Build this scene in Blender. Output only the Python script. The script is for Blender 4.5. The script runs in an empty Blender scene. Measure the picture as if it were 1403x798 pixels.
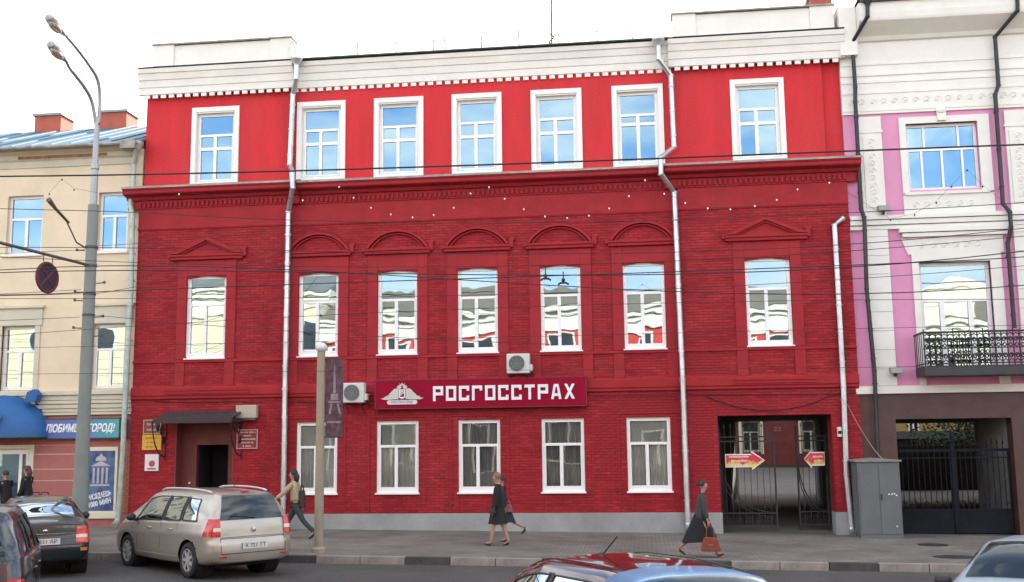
import bpy, math, random
import numpy as np
from mathutils import Vector, Matrix
random.seed(7); rng = np.random.RandomState(7)
SC = bpy.context.scene; COL = SC.collection
PI = math.pi

# ------------------------------------------------------------------ camera
cam = bpy.data.cameras.new('camera'); co = bpy.data.objects.new('camera', cam); COL.objects.link(co)
cam.sensor_width = 36.0; cam.lens = 36.0*1450/1403; cam.clip_start = 0.1; cam.clip_end = 3000
R_ = Vector((0.99233956, 0.12294, -0.01216398)); U_ = Vector((0.02925745, -0.13820833, 0.98997094)); W_ = Vector((-0.12002586, 0.98274321, 0.14074651))
mw = Matrix((( R_.x, U_.x, -W_.x, 0.0), (R_.y, U_.y, -W_.y, -28.6444), (R_.z, U_.z, -W_.z, 2.35), (0, 0, 0, 1)))
co.matrix_world = mw; SC.camera = co

# ------------------------------------------------------------------ light
SUN_EL, SUN_AZ = math.radians(25), math.radians(20)      # azimuth measured from +Y towards +X: the sun stands behind the red building
SC.view_settings.view_transform = 'Standard'; SC.view_settings.look = 'None'
SC.view_settings.exposure = 1.95; SC.view_settings.gamma = 1.0
wd = bpy.data.worlds.new('World'); SC.world = wd; wd.use_nodes = True
nt = wd.node_tree; nt.nodes.clear()
wo = nt.nodes.new('ShaderNodeOutputWorld'); bg = nt.nodes.new('ShaderNodeBackground')
sky = nt.nodes.new('ShaderNodeTexSky'); sky.sky_type = 'NISHITA'; sky.sun_disc = False
sky.sun_elevation = SUN_EL; sky.sun_rotation = SUN_AZ; sky.air_density = 1.0; sky.dust_density = 2.0; sky.ozone_density = 1.2
tc = nt.nodes.new('ShaderNodeTexCoord'); mp = nt.nodes.new('ShaderNodeMapping'); mp.inputs['Scale'].default_value = (1.0, 1.0, 3.2); mp.inputs['Location'].default_value = (3.7, 1.9, .4)
nz = nt.nodes.new('ShaderNodeTexNoise'); nz.inputs['Scale'].default_value = 3.4; nz.inputs['Detail'].default_value = 7; nz.inputs['Roughness'].default_value = 0.55
rp = nt.nodes.new('ShaderNodeValToRGB'); rp.color_ramp.elements[0].position = 0.44; rp.color_ramp.elements[1].position = 0.62
mx = nt.nodes.new('ShaderNodeMixRGB'); mx.inputs[2].default_value = (6.7, 6.4, 5.9, 1)
nt.links.new(tc.outputs['Generated'], mp.inputs[0]); nt.links.new(mp.outputs[0], nz.inputs['Vector'])
nt.links.new(nz.outputs['Fac'], rp.inputs[0]); nt.links.new(rp.outputs[0], mx.inputs[0]); nt.links.new(sky.outputs[0], mx.inputs[1])
nt.links.new(mx.outputs[0], bg.inputs[0]); nt.links.new(bg.outputs[0], wo.inputs[0]); bg.inputs[1].default_value = 0.13
sl = bpy.data.lights.new('sun', 'SUN'); so = bpy.data.objects.new('sun', sl); COL.objects.link(so)
sl.energy = 3.2; sl.angle = math.radians(0.5); sl.color = (1.0, 0.93, 0.80)
so.rotation_euler = Vector((math.sin(SUN_AZ)*math.cos(SUN_EL), math.cos(SUN_AZ)*math.cos(SUN_EL), math.sin(SUN_EL))).to_track_quat('Z', 'Y').to_euler()
so.location = (0, 20, 40)
SC.cycles.max_bounces = 8; SC.cycles.diffuse_bounces = 3; SC.cycles.glossy_bounces = 4; SC.cycles.transparent_max_bounces = 12
SC.cycles.caustics_reflective = False; SC.cycles.caustics_refractive = False
SC.cycles.sample_clamp_indirect = 6.0

# ------------------------------------------------------------------ materials
MATS = {}
def M(name, col=(.5, .5, .5), rough=.6, metal=0.0, var=.12, scale=2.0, bump=0.0, bscale=60.0, coat=0.0, spec=.5, island=0.0, grime=0.0, stretch=(1, 1, 1)):
    if name in MATS: return MATS[name]
    m = bpy.data.materials.new(name); m.use_nodes = True; n = m.node_tree.nodes; l = m.node_tree.links
    b = n['Principled BSDF']; MATS[name] = m
    b.inputs['Roughness'].default_value = rough; b.inputs['Metallic'].default_value = metal
    b.inputs['Coat Weight'].default_value = coat; b.inputs['Coat Roughness'].default_value = .04
    b.inputs['Specular IOR Level'].default_value = spec
    t = n.new('ShaderNodeTexCoord'); mpp = n.new('ShaderNodeMapping'); mpp.inputs['Scale'].default_value = stretch
    l.new(t.outputs['Object'], mpp.inputs[0])
    z = n.new('ShaderNodeTexNoise'); z.inputs['Scale'].default_value = scale; z.inputs['Detail'].default_value = 8; z.inputs['Roughness'].default_value = .62
    l.new(mpp.outputs[0], z.inputs['Vector'])
    r = n.new('ShaderNodeValToRGB'); e = r.color_ramp.elements
    e[0].position = .3; e[1].position = .7
    e[0].color = (*[max(0, c*(1-var)) for c in col], 1); e[1].color = (*[min(1, c*(1+var)) for c in col], 1)
    l.new(z.outputs['Fac'], r.inputs[0]); last = r.outputs[0]
    if island:
        g_ = n.new('ShaderNodeNewGeometry'); h = n.new('ShaderNodeHueSaturation'); q = n.new('ShaderNodeMapRange')
        q.inputs['To Min'].default_value = 1-island; q.inputs['To Max'].default_value = 1+island
        l.new(g_.outputs['Random Per Island'], q.inputs['Value']); l.new(q.outputs[0], h.inputs['Value']); l.new(last, h.inputs['Color']); last = h.outputs[0]
    if grime:
        z2 = n.new('ShaderNodeTexNoise'); z2.inputs['Scale'].default_value = .55; z2.inputs['Detail'].default_value = 9; z2.inputs['Roughness'].default_value = .7
        l.new(t.outputs['Object'], z2.inputs['Vector'])
        r2 = n.new('ShaderNodeValToRGB'); r2.color_ramp.elements[0].position = .45; r2.color_ramp.elements[1].position = .72
        r2.color_ramp.elements[1].color = (grime, grime, grime, 1); r2.color_ramp.elements[0].color = (0, 0, 0, 1)
        mm = n.new('ShaderNodeMixRGB'); mm.inputs[2].default_value = (.12, .10, .085, 1)
        l.new(z2.outputs['Fac'], r2.inputs[0]); l.new(r2.outputs[0], mm.inputs[0]); l.new(last, mm.inputs[1]); last = mm.outputs[0]
    l.new(last, b.inputs['Base Color'])
    if bump:
        z3 = n.new('ShaderNodeTexNoise'); z3.inputs['Scale'].default_value = bscale; z3.inputs['Detail'].default_value = 6
        l.new(t.outputs['Object'], z3.inputs['Vector']); bp = n.new('ShaderNodeBump'); bp.inputs['Strength'].default_value = bump; bp.inputs['Distance'].default_value = .02
        l.new(z3.outputs['Fac'], bp.inputs['Height']); l.new(bp.outputs[0], b.inputs['Normal'])
    return m

def glass(name, tint, refl, wob=.0, wscale=1.2, trans=(.35, .38, .38)):
    if name in MATS: return MATS[name]
    m = bpy.data.materials.new(name); m.use_nodes = True; n = m.node_tree.nodes; l = m.node_tree.links; n.clear(); MATS[name] = m
    o = n.new('ShaderNodeOutputMaterial'); mixs = n.new('ShaderNodeMixShader'); gl = n.new('ShaderNodeBsdfGlossy'); tr = n.new('ShaderNodeBsdfTransparent')
    gl.inputs['Color'].default_value = (*tint, 1); gl.inputs['Roughness'].default_value = .015; tr.inputs[0].default_value = (*trans, 1)
    lw = n.new('ShaderNodeFresnel'); lw.inputs[0].default_value = 1.5; ad = n.new('ShaderNodeMath'); ad.operation = 'MULTIPLY_ADD'
    ad.inputs[1].default_value = 1-refl; ad.inputs[2].default_value = refl; ad.use_clamp = True
    l.new(lw.outputs[0], ad.inputs[0]); l.new(ad.outputs[0], mixs.inputs[0]); l.new(tr.outputs[0], mixs.inputs[1]); l.new(gl.outputs[0], mixs.inputs[2]); l.new(mixs.outputs[0], o.inputs[0])
    if wob:
        t = n.new('ShaderNodeTexCoord'); oi = n.new('ShaderNodeObjectInfo'); va = n.new('ShaderNodeVectorMath'); va.operation = 'ADD'
        vs = n.new('ShaderNodeVectorMath'); vs.operation = 'SCALE'; vs.inputs['Scale'].default_value = 40
        cb = n.new('ShaderNodeCombineXYZ'); l.new(oi.outputs['Random'], cb.inputs[0]); l.new(oi.outputs['Random'], cb.inputs[1]); l.new(cb.outputs[0], vs.inputs[0])
        l.new(t.outputs['Object'], va.inputs[0]); l.new(vs.outputs[0], va.inputs[1])
        z = n.new('ShaderNodeTexNoise'); z.inputs['Scale'].default_value = wscale; z.inputs['Detail'].default_value = 1
        l.new(va.outputs[0], z.inputs['Vector']); bp = n.new('ShaderNodeBump'); bp.inputs['Strength'].default_value = wob; bp.inputs['Distance'].default_value = .1
        l.new(z.outputs['Fac'], bp.inputs['Height']); l.new(bp.outputs[0], gl.inputs['Normal'])
    return m

def M2(name, fn):
    """material built by a function fn(nodes, links, principled)"""
    if name in MATS: return MATS[name]
    m = bpy.data.materials.new(name); m.use_nodes = True; MATS[name] = m
    fn(m.node_tree.nodes, m.node_tree.links, m.node_tree.nodes['Principled BSDF']); return m

# ------------------------------------------------------------------ mesh helpers
def curve(pts, n=6):
    """smooth curve through the points"""
    P = [Vector(p) for p in pts]; P = [P[0]*2-P[1]]+P+[P[-1]*2-P[-2]]; out = []
    for i in range(1, len(P)-2):
        for k in range(n):
            t = k/n; a, b, c, d = P[i-1:i+3]; out.append(.5*((2*b)+(c-a)*t+(2*a-5*b+4*c-d)*t*t+(3*b-a-3*c+d)*t**3))
    return out+[P[-2]]
class MB:
    def __init__(s): s.v = []; s.f = []; s.m = []; s.mi = 0
    def add(s, vs, fs):
        b = len(s.v); s.v += [tuple(map(float, v)) for v in vs]; s.f += [tuple(b+i for i in f) for f in fs]; s.m += [s.mi]*len(fs); return s
    def box(s, x0, x1, y0, y1, z0, z1):
        if x0 > x1: x0, x1 = x1, x0
        if y0 > y1: y0, y1 = y1, y0
        if z0 > z1: z0, z1 = z1, z0
        return s.add([(x0, y0, z0), (x1, y0, z0), (x1, y1, z0), (x0, y1, z0), (x0, y0, z1), (x1, y0, z1), (x1, y1, z1), (x0, y1, z1)],
                     [(0, 3, 2, 1), (4, 5, 6, 7), (0, 1, 5, 4), (1, 2, 6, 5), (2, 3, 7, 6), (3, 0, 4, 7)])
    def prism(s, poly, a, b, axis='y'):
        """poly: 2D points; axis y -> (x,z) extruded a..b in y ; axis x -> (y,z) in x ; axis z -> (x,y) in z"""
        n = len(poly)
        def mk(p, t): return (p[0], t, p[1]) if axis == 'y' else ((t, p[0], p[1]) if axis == 'x' else (p[0], p[1], t))
        A = [mk(p, a) for p in poly]; B = [mk(p, b) for p in poly]
        ar = sum(poly[i][0]*poly[(i+1) % n][1]-poly[(i+1) % n][0]*poly[i][1] for i in range(n))
        flip = (ar < 0) ^ (axis == 'y') ^ (a > b)
        fs = [tuple(range(n-1, -1, -1)), tuple(range(n, 2*n))]+[(i, (i+1) % n, n+(i+1) % n, n+i) for i in range(n)]
        if flip: fs = [f[::-1] for f in fs]
        return s.add(A+B, fs)
    def tube(s, pts, r, n=8, cap=True, squash=None):
        pts = [Vector(p) for p in pts]; rs = r if isinstance(r, (list, tuple)) else [r]*len(pts)
        T = []
        for i in range(len(pts)):
            a = pts[max(0, i-1)]; b = pts[min(len(pts)-1, i+1)]; t = (b-a); T.append(t.normalized() if t.length > 1e-9 else Vector((0, 0, 1)))
        ref = Vector((0, 0, 1)) if abs(T[0].z) < .9 else Vector((1, 0, 0))
        u = T[0].cross(ref).normalized(); vs = []
        for i, p in enumerate(pts):
            u = (u-T[i]*u.dot(T[i])).normalized(); w = T[i].cross(u)
            for k in range(n):
                a = 2*PI*k/n; vs.append(p+(u*math.cos(a)+w*math.sin(a))*rs[i])
        fs = [(i*n+k, i*n+(k+1) % n, (i+1)*n+(k+1) % n, (i+1)*n+k) for i in range(len(pts)-1) for k in range(n)]
        if cap: fs += [tuple(range(n-1, -1, -1)), tuple((len(pts)-1)*n+k for k in range(n))]
        return s.add(vs, fs)
    def lathe(s, prof, c=(0, 0, 0), n=16, axis='z', sc=(1, 1, 1), cap=True):
        vs = []
        for r, h in prof:
            for k in range(n):
                a = 2*PI*k/n; p = (r*math.cos(a), r*math.sin(a), h)
                if axis == 'y': p = (p[0], h, p[1])
                if axis == 'x': p = (h, p[0], p[1])
                vs.append((c[0]+p[0]*sc[0], c[1]+p[1]*sc[1], c[2]+p[2]*sc[2]))
        m = len(prof); fs = [(i*n+k, i*n+(k+1) % n, (i+1)*n+(k+1) % n, (i+1)*n+k) for i in range(m-1) for k in range(n)]
        if cap: fs += [tuple(range(n-1, -1, -1)), tuple((m-1)*n+k for k in range(n))]
        if axis == 'y': fs = [f[::-1] for f in fs]
        return s.add(vs, fs)
    def sphere(s, c, r, n=12, sc=(1, 1, 1)):
        return s.lathe([(max(1e-4, r*math.sin(PI*i/n)), -r*math.cos(PI*i/n)) for i in range(n+1)], c, n, sc=sc)
    def xf(s, mat, start=0):
        for i in range(start, len(s.v)): s.v[i] = tuple(mat @ Vector(s.v[i]))
        return s

WP = {}      # world position of every unrotated parent
def props(o, label=None, cat=None, group=None, kind=None):
    for k, v in (('label', label), ('category', cat), ('group', group), ('kind', kind)):
        if v: o[k] = v
    return o
def empty(name, loc, label, cat, group=None, rz=0.0):
    o = bpy.data.objects.new(name, None); COL.objects.link(o); o.location = loc; o.rotation_euler = (0, 0, rz); o.empty_display_size = .2
    WP[o.name] = Vector(loc); return props(o, label, cat, group)
def obj(name, mb, mats, parent=None, label=None, cat=None, group=None, kind=None, smooth=False, bevel=0, local=False, base=False):
    me = bpy.data.meshes.new(name)
    v = np.array(mb.v, float)
    if local: c = np.zeros(3)
    else:
        c = (v.min(0)+v.max(0))/2
        if base or parent is None: c[2] = v[:, 2].min()
    me.from_pydata((v-c).tolist(), [], mb.f)
    for m in (mats if isinstance(mats, (list, tuple)) else [mats]): me.materials.append(m)
    if any(mb.m): me.polygons.foreach_set('material_index', mb.m)
    if smooth: me.polygons.foreach_set('use_smooth', [True]*len(me.polygons))
    me.update()
    return link(name, me, parent, c, label, cat, group, kind, bevel, local)
def link(name, me, parent, c, label=None, cat=None, group=None, kind=None, bevel=0, local=False):
    o = bpy.data.objects.new(name, me); COL.objects.link(o); c = Vector(c)
    if parent is not None:
        o.parent = parent; o.location = c if local else c-WP[parent.name]
        WP[o.name] = c if not local else c
    else: o.location = c; WP[o.name] = c
    if bevel:
        b = o.modifiers.new('bevel', 'BEVEL'); b.width = bevel; b.segments = 2; b.limit_method = 'ANGLE'; b.angle_limit = math.radians(50)
    return props(o, label, cat, group, kind)
BOXES = {}
def box(name, b, mat, parent=None, **k):
    """box object; equal sizes share one mesh"""
    x0, x1, y0, y1, z0, z1 = b
    key = (round(x1-x0, 3), round(y1-y0, 3), round(z1-z0, 3), mat.name, name)
    if key not in BOXES:
        mb = MB().box(-(x1-x0)/2, (x1-x0)/2, -(y1-y0)/2, (y1-y0)/2, -(z1-z0)/2, (z1-z0)/2)
        me = bpy.data.meshes.new(name); me.from_pydata(mb.v, [], mb.f); me.materials.append(mat); BOXES[key] = me
    zc = (z0+z1)/2
    return link(name, BOXES[key], parent, ((x0+x1)/2, (y0+y1)/2, zc), **k)
def wall(mb, x0, x1, z0, z1, y, depth, holes=()):
    """upright wall facing -Y with rectangular openings and reveals"""
    hs = [(max(x0, a), min(x1, b), max(z0, c), min(z1, d)) for a, b, c, d in holes if b > x0 and a < x1 and d > z0 and c < z1]
    xs = sorted({x0, x1, *[h[0] for h in hs], *[h[1] for h in hs]}); zs = sorted({z0, z1, *[h[2] for h in hs], *[h[3] for h in hs]})
    for i in range(len(xs)-1):
        for j in range(len(zs)-1):
            cx, cz = (xs[i]+xs[i+1])/2, (zs[j]+zs[j+1])/2
            if any(h[0] < cx < h[1] and h[2] < cz < h[3] for h in hs): continue
            mb.add([(xs[i], y, zs[j]), (xs[i+1], y, zs[j]), (xs[i+1], y, zs[j+1]), (xs[i], y, zs[j+1])], [(0, 1, 2, 3)])
    Y = y+depth
    for a, b, c, d in hs:
        mb.add([(a, y, c), (a, Y, c), (a, Y, d), (a, y, d)], [(0, 3, 2, 1)] if False else [(0, 1, 2, 3)])
        mb.add([(b, y, c), (b, Y, c), (b, Y, d), (b, y, d)], [(3, 2, 1, 0)])
        mb.add([(a, y, d), (b, y, d), (b, Y, d), (a, Y, d)], [(0, 1, 2, 3)]); mb.add([(a, y, c), (b, y, c), (b, Y, c), (a, Y, c)], [(3, 2, 1, 0)])
    mb.add([(x0, y, z0), (x0, Y, z0), (x0, Y, z1), (x0, y, z1)], [(3, 2, 1, 0)]); mb.add([(x1, y, z0), (x1, Y, z0), (x1, Y, z1), (x1, y, z1)], [(0, 1, 2, 3)])
    mb.add([(x0, y, z1), (x1, y, z1), (x1, Y, z1), (x0, Y, z1)], [(0, 1, 2, 3)])
    # back face
    for i in range(len(xs)-1):
        for j in range(len(zs)-1):
            cx, cz = (xs[i]+xs[i+1])/2, (zs[j]+zs[j+1])/2
            if any(h[0] < cx < h[1] and h[2] < cz < h[3] for h in hs): continue
            mb.add([(xs[i], Y, zs[j]), (xs[i+1], Y, zs[j]), (xs[i+1], Y, zs[j+1]), (xs[i], Y, zs[j+1])], [(3, 2, 1, 0)])
    return mb
def text_mesh(name, body, mat, size, loc, parent, width=None, depth=.01, shear=0.0, rot=(PI/2, 0, 0), bold=0.0, label=None):
    cu = bpy.data.curves.new(name, 'FONT'); cu.body = body; cu.size = size; cu.extrude = depth/2; cu.shear = shear; cu.offset = bold
    cu.align_x = 'CENTER'; cu.align_y = 'CENTER'; cu.resolution_u = 3
    t = bpy.data.objects.new('tmp', cu); COL.objects.link(t)
    dg = bpy.context.evaluated_depsgraph_get(); me = bpy.data.meshes.new_from_object(t.evaluated_get(dg)); bpy.data.objects.remove(t)
    co_ = np.empty(len(me.vertices)*3); me.vertices.foreach_get('co', co_); co_ = co_.reshape(-1, 3)
    if width and len(co_):
        w = co_[:, 0].max()-co_[:, 0].min(); co_[:, 0] *= width/w
    R3 = Matrix.Rotation(rot[2], 3, 'Z') @ Matrix.Rotation(rot[1], 3, 'Y') @ Matrix.Rotation(rot[0], 3, 'X')
    co_ = co_ @ np.array(R3).T
    me.vertices.foreach_set('co', co_.ravel()); me.materials.clear(); me.materials.append(mat); me.update(); me.name = name
    return link(name, me, parent, loc, label)

def gz(x): return -0.012*(max(-30, min(30, x))+5)      # the street falls gently to the right
def sheet(x0, x1, y0, y1, dz, nx=24, ny=1, top=None):
    mb = MB(); xs = sorted({x0, x1, *[x for x in np.linspace(-30, 30, nx) if x0 < x < x1]}); ys = np.linspace(y0, y1, ny+1)
    for y in ys:
        for x in xs: mb.v.append((x, y, (top(x, y) if top else gz(x))+dz))
    n = len(xs)
    for j in range(ny):
        for i in range(n-1): mb.f.append((j*n+i, j*n+i+1, (j+1)*n+i+1, (j+1)*n+i)); mb.m.append(0)
    return mb
# ================================================================== THE SETTING
def paver_mat(name, c1, c2, mort, bw, bh, sc=1.0):
    def fn(n, l, b):
        t = n.new('ShaderNodeTexCoord'); k = n.new('ShaderNodeTexBrick'); k.inputs['Scale'].default_value = sc
        k.inputs['Color1'].default_value = (*c1, 1); k.inputs['Color2'].default_value = (*c2, 1); k.inputs['Mortar'].default_value = (*mort, 1)
        k.inputs['Brick Width'].default_value = bw; k.inputs['Row Height'].default_value = bh; k.inputs['Mortar Size'].default_value = .008
        l.new(t.outputs['Object'], k.inputs['Vector'])
        z = n.new('ShaderNodeTexNoise'); z.inputs['Scale'].default_value = .8; z.inputs['Detail'].default_value = 9; z.inputs['Roughness'].default_value = .7
        l.new(t.outputs['Object'], z.inputs['Vector']); r = n.new('ShaderNodeMapRange'); r.inputs['From Min'].default_value = .35; r.inputs['From Max'].default_value = .7; r.inputs['To Min'].default_value = .55; r.inputs['To Max'].default_value = 1.2
        l.new(z.outputs['Fac'], r.inputs['Value']); h = n.new('ShaderNodeHueSaturation'); l.new(r.outputs[0], h.inputs['Value']); l.new(k.outputs['Color'], h.inputs['Color'])
        l.new(h.outputs[0], b.inputs['Base Color']); b.inputs['Roughness'].default_value = .75
        bp = n.new('ShaderNodeBump'); bp.inputs['Strength'].default_value = .5; bp.inputs['Distance'].default_value = .01; bp.invert = True
        l.new(k.outputs['Fac'], bp.inputs['Height']); l.new(bp.outputs[0], b.inputs['Normal'])
    return M2(name, fn)
m_asph = M('asphalt', (.062, .060, .058), .85, var=.28, scale=.9, bump=.6, bscale=90, grime=.35)
m_pave = paver_mat('pavers', (.245, .222, .198), (.205, .188, .168), (.10, .092, .082), .2, .1)
m_ground = M('bare_ground', (.09, .085, .075), .9, var=.3)
m_kerbL = M('kerb_pale', (.27, .245, .225), .8, var=.3, scale=5, bump=.4, grime=.6)
m_kerbD = M('kerb_dark', (.05, .05, .05), .8, var=.3, scale=5, bump=.4, grime=.4)
obj('ground', sheet(-900, 900, -900, 900, -.32), m_ground, kind='structure')
obj('road', sheet(-300, 300, -24, -6.55, -.15), m_asph, kind='structure')
pav = obj('pavement', sheet(-60, 40, -6.45, .2, 0), m_pave, kind='structure')
pb = MB(); 
obj('opposite_pavement', sheet(-300, 300, -34.2, -24, 0), m_pave, kind='structure')
for k in range(-28, 18):
    x0 = -5.0+.95*k; dark = k % 3 == 0
    mb = MB(); a, b_ = gz(x0), gz(x0+.95); w = .006
    mb.add([(x0+w, -6.6, a-.2), (x0+.95-w, -6.6, b_-.2), (x0+.95-w, -6.44, b_-.2), (x0+w, -6.44, a-.2), (x0+w, -6.59, a+.008), (x0+.95-w, -6.59, b_+.008), (x0+.95-w, -6.44, b_+.008), (x0+w, -6.44, a+.008)],
           [(0, 3, 2, 1), (4, 5, 6, 7), (0, 1, 5, 4), (1, 2, 6, 5), (2, 3, 7, 6), (3, 0, 4, 7)])
    obj('kerb_stone', mb, m_kerbD if dark else m_kerbL, pav, bevel=.012)
# courtyard behind both gateways: it rises away from the street
m_yard = M('yard_concrete', (.13, .12, .11), .85, var=.25, scale=1.2, bump=.4, grime=.4)
obj('courtyard', sheet(-14, 30, .19, 40, -.003, top=lambda x, y: gz(x)*max(0, 1-y/6)+.027*y, nx=20, ny=6), m_yard, kind='structure')

# ================================================================== RED BUILDING
RED = (.325, .020, .028); RED2 = (.58, .030, .038)
m_brick = M('red_painted_brick', RED, .75, var=.22, scale=1.1, bump=.5, bscale=60, island=.20, grime=.14, spec=.25)
m_redp = M('red_painted_render', (.335, .021, .029), .75, spec=.25, var=.16, scale=1.6, bump=.25, bscale=30, grime=.08)
m_redm = M('red_painted_joint', (.285, .016, .022), .8, spec=.2, var=.15, scale=1.5)
m_upper = M('bright_red_render', RED2, .75, var=.10, scale=1.3, bump=.45, bscale=26, spec=.25, stretch=(2.2, 2.2, .4), grime=.15)
m_white = M('white_stucco', (.78, .75, .69), .7, var=.07, scale=2.2, bump=.2, bscale=30, grime=.10)
m_whitetrim = M('white_trim', (.80, .78, .74), .55, var=.04, scale=3)
m_pvc = M('white_plastic_frame', (.84, .83, .81), .35, var=.02, scale=3)
m_plinth = M('grey_plinth', (.33, .335, .33), .8, var=.16, scale=1.6, bump=.4, bscale=30, grime=.25)
m_zinc = M('zinc_pipe', (.55, .58, .60), .38, metal=.85, var=.22, scale=3, bump=.15, bscale=12)
m_flash = M('weathered_flashing', (.30, .27, .24), .55, metal=.3, var=.4, scale=4)
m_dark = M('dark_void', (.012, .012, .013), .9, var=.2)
m_inner = M('room_plaster', (.10, .10, .10), .9, var=.1)
m_roof = M('roof_sheet', (.22, .24, .25), .5, metal=.4, var=.2)
g_mir = glass('mirror_window_glass', (.66, .80, .88), .36, wob=.022, wscale=1.5)
g_up = glass('upper_window_glass', (.48, .72, .90), .34, wob=.03, wscale=1.0)
g_low = glass('street_window_glass', (.75, .80, .80), .03, wob=.02, wscale=1.2, trans=(.92, .94, .93))
m_curt = M('sheer_curtain', (.72, .72, .68), .9, var=.12, scale=3, stretch=(9, 9, .6))
m_blind = M('dark_blind', (.22, .22, .21), .8, var=.5, scale=4, stretch=(7, 7, .3))

XL, XC0, XC1, XR = -14.35, -9.88, 1.08, 5.58
R3 = [(-12.88, -11.44), (-9.70, -8.26), (-7.42, -5.98), (-5.16, -3.73), (-2.90, -1.47), (-.63, .79), (2.62, 4.07)]
R2 = [(-12.80, -11.66), (-9.55, -8.42), (-7.27, -6.16), (-5.01, -3.90), (-2.71, -1.61), (-.45, .66), (2.80, 3.97)]
R1 = [(-9.55, -8.40), (-7.28, -6.12), (-5.01, -3.87), (-2.74, -1.60), (-.46, .69)]
ENT = (-13.03, -11.32, -.5, 3.06); GATE = (1.93, 4.84, -.6, 2.95)
BAY = -.12
red = empty('red_office_building', (-4.4, 0, 0), 'red painted brick office building with white cornice, bright red top storey and gateway arch', 'building')
def planes():
    return [(XL, XC0, BAY), (XC0, XC1, 0.0), (XC1, XR, BAY)]
H2 = [(a, b, 4.75, 7.12) for a, b in R2]; H1 = [(a, b, .97, 2.94) for a, b in R1]
H3 = [(a+.14, b-.14, 9.9, 12.01) for a, b in R3]
lowholes = H2+H1+[ENT, GATE]
mb = MB()
for x0, x1, y in planes(): wall(mb, x0, x1, -.6, 9.5, y, .45-y, lowholes)
obj('wall', mb, m_redm, red)
mb = MB(); wall(mb, XL+.05, 5.1, 9.5, 13.2, 0.02, .43, H3); wall(mb, 5.1, XR, 9.5, 13.2, .14, .31)
obj('upper_wall', mb, m_upper, red)
# shell: sides, back, floors, roof
mb = MB(); mb.box(XL, XL+.3, .45, 12, -.6, 13.2); mb.box(XR-.3, XR, .45, 12, 3.2, 13.2)
wall(mb, XL+.3, XR+.7, -.6, 13.2, 11.7, .3, [(3.36, 6.22, -.6, 3.0)])
mb.box(XL+.3, XR-.3, .45, 11.7, 3.2, 3.35); mb.box(XL+.3, XR-.3, .45, 11.7, 8.0, 8.15)
mb.box(XL+.3, XR-.3, 3.2, 3.3, 3.36, 13.1); mb.box(XL+.3, GATE[0]-.25, 3.2, 3.3, -.5, 3.19)
obj('inner_shell', mb, m_inner, red)
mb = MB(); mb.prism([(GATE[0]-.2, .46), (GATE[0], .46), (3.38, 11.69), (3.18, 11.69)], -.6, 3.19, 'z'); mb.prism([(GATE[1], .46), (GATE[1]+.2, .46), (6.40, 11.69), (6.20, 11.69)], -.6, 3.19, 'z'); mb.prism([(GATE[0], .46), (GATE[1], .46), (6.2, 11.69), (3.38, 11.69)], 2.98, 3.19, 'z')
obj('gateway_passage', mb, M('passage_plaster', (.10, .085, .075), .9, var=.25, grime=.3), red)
mb = MB(); mb.box(XL, XR, -.02, 12, 13.2, 13.34); obj('roof', mb, m_roof, red)

# brick courses: real bricks standing proud of their joints
PT, BL, BH = .0752, .245, .0655
big = MB(); singles = []
def lay(x0, x1, z0, z1, y, holes):
    nrow = int((z1-z0)/PT)
    for r in range(nrow):
        zc = z0+(r+.5)*PT; za, zb = zc-BH/2, zc+BH/2
        cuts = sorted([(h[0], h[1]) for h in holes if h[2] < zb-.01 and h[3] > za+.01])
        iv = []; p = x0
        for a, b in cuts:
            if a > p: iv.append((p, min(a, x1)))
            p = max(p, b)
        if p < x1: iv.append((p, x1))
        for a, b in iv:
            st = a if a > x0+.01 else x0
            x = (math.floor(a/.257)+(.5 if r % 2 else 0))*.257
            while x < b:
                c, d = max(x, a), min(x+BL, b)
                if d-c > .035:
                    pr = .008+rng.uniform(-.003, .004); full = d-c > BL-.002
                    if full: singles.append((c, d, za, zb, y, pr))
                    else: emit(c, d, za, zb, y, pr)
                x += .257
def emit(c, d, za, zb, y, pr):
    e = .004
    big.add([(c, y+.002, za), (d, y+.002, za), (d, y+.002, zb), (c, y+.002, zb), (c+e, y-pr, za+e), (d-e, y-pr, za+e), (d-e, y-pr, zb-e), (c+e, y-pr, zb-e)],
            [(4, 5, 6, 7), (0, 1, 5, 4), (1, 2, 6, 5), (2, 3, 7, 6), (3, 0, 4, 7)])
bh = [(a-.005, b+.005, c-.0, d+.0) for a, b, c, d in lowholes]
for x0, x1, y in planes():
    lay(x0, x1, .47, 3.66, y, bh); lay(x0, x1, 3.99, 8.55, y, bh)
camp = Vector((0, -28.6, 2.35))
singles.sort(key=lambda s: (Vector(((s[0]+s[1])/2, s[4], (s[2]+s[3])/2))-camp).length)
bm_ = MB(); e = .004; h_ = BL/2
bm_.add([(-h_, .002, -BH/2), (h_, .002, -BH/2), (h_, .002, BH/2), (-h_, .002, BH/2), (-h_+e, -.010, -BH/2+e), (h_-e, -.010, -BH/2+e), (h_-e, -.010, BH/2-e), (-h_+e, -.010, BH/2-e)],
        [(4, 5, 6, 7), (0, 1, 5, 4), (1, 2, 6, 5), (2, 3, 7, 6), (3, 0, 4, 7), (3, 2, 1, 0)])
bme = bpy.data.meshes.new('brick'); bme.from_pydata(bm_.v, [], bm_.f); bme.materials.append(m_brick)
for s in singles[:300]:
    link('brick', bme, red, ((s[0]+s[1])/2, s[4], (s[2]+s[3])/2))
for s in singles[300:]: emit(*s)
obj('brickwork', big, m_brick, red, kind='stuff')

# plinth
mb = MB()
for x0, x1, y in planes(): wall(mb, x0-(.03 if x0 < -14 else 0), x1, -.6, .455, y-.045, .05, [ENT, GATE])
for a, b in ((GATE[0], 1), (GATE[1], -1)): mb.box(a, a+.03*b, BAY-.045, .4, -.6, .45)
obj('plinth', mb, m_plinth, red)

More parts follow.
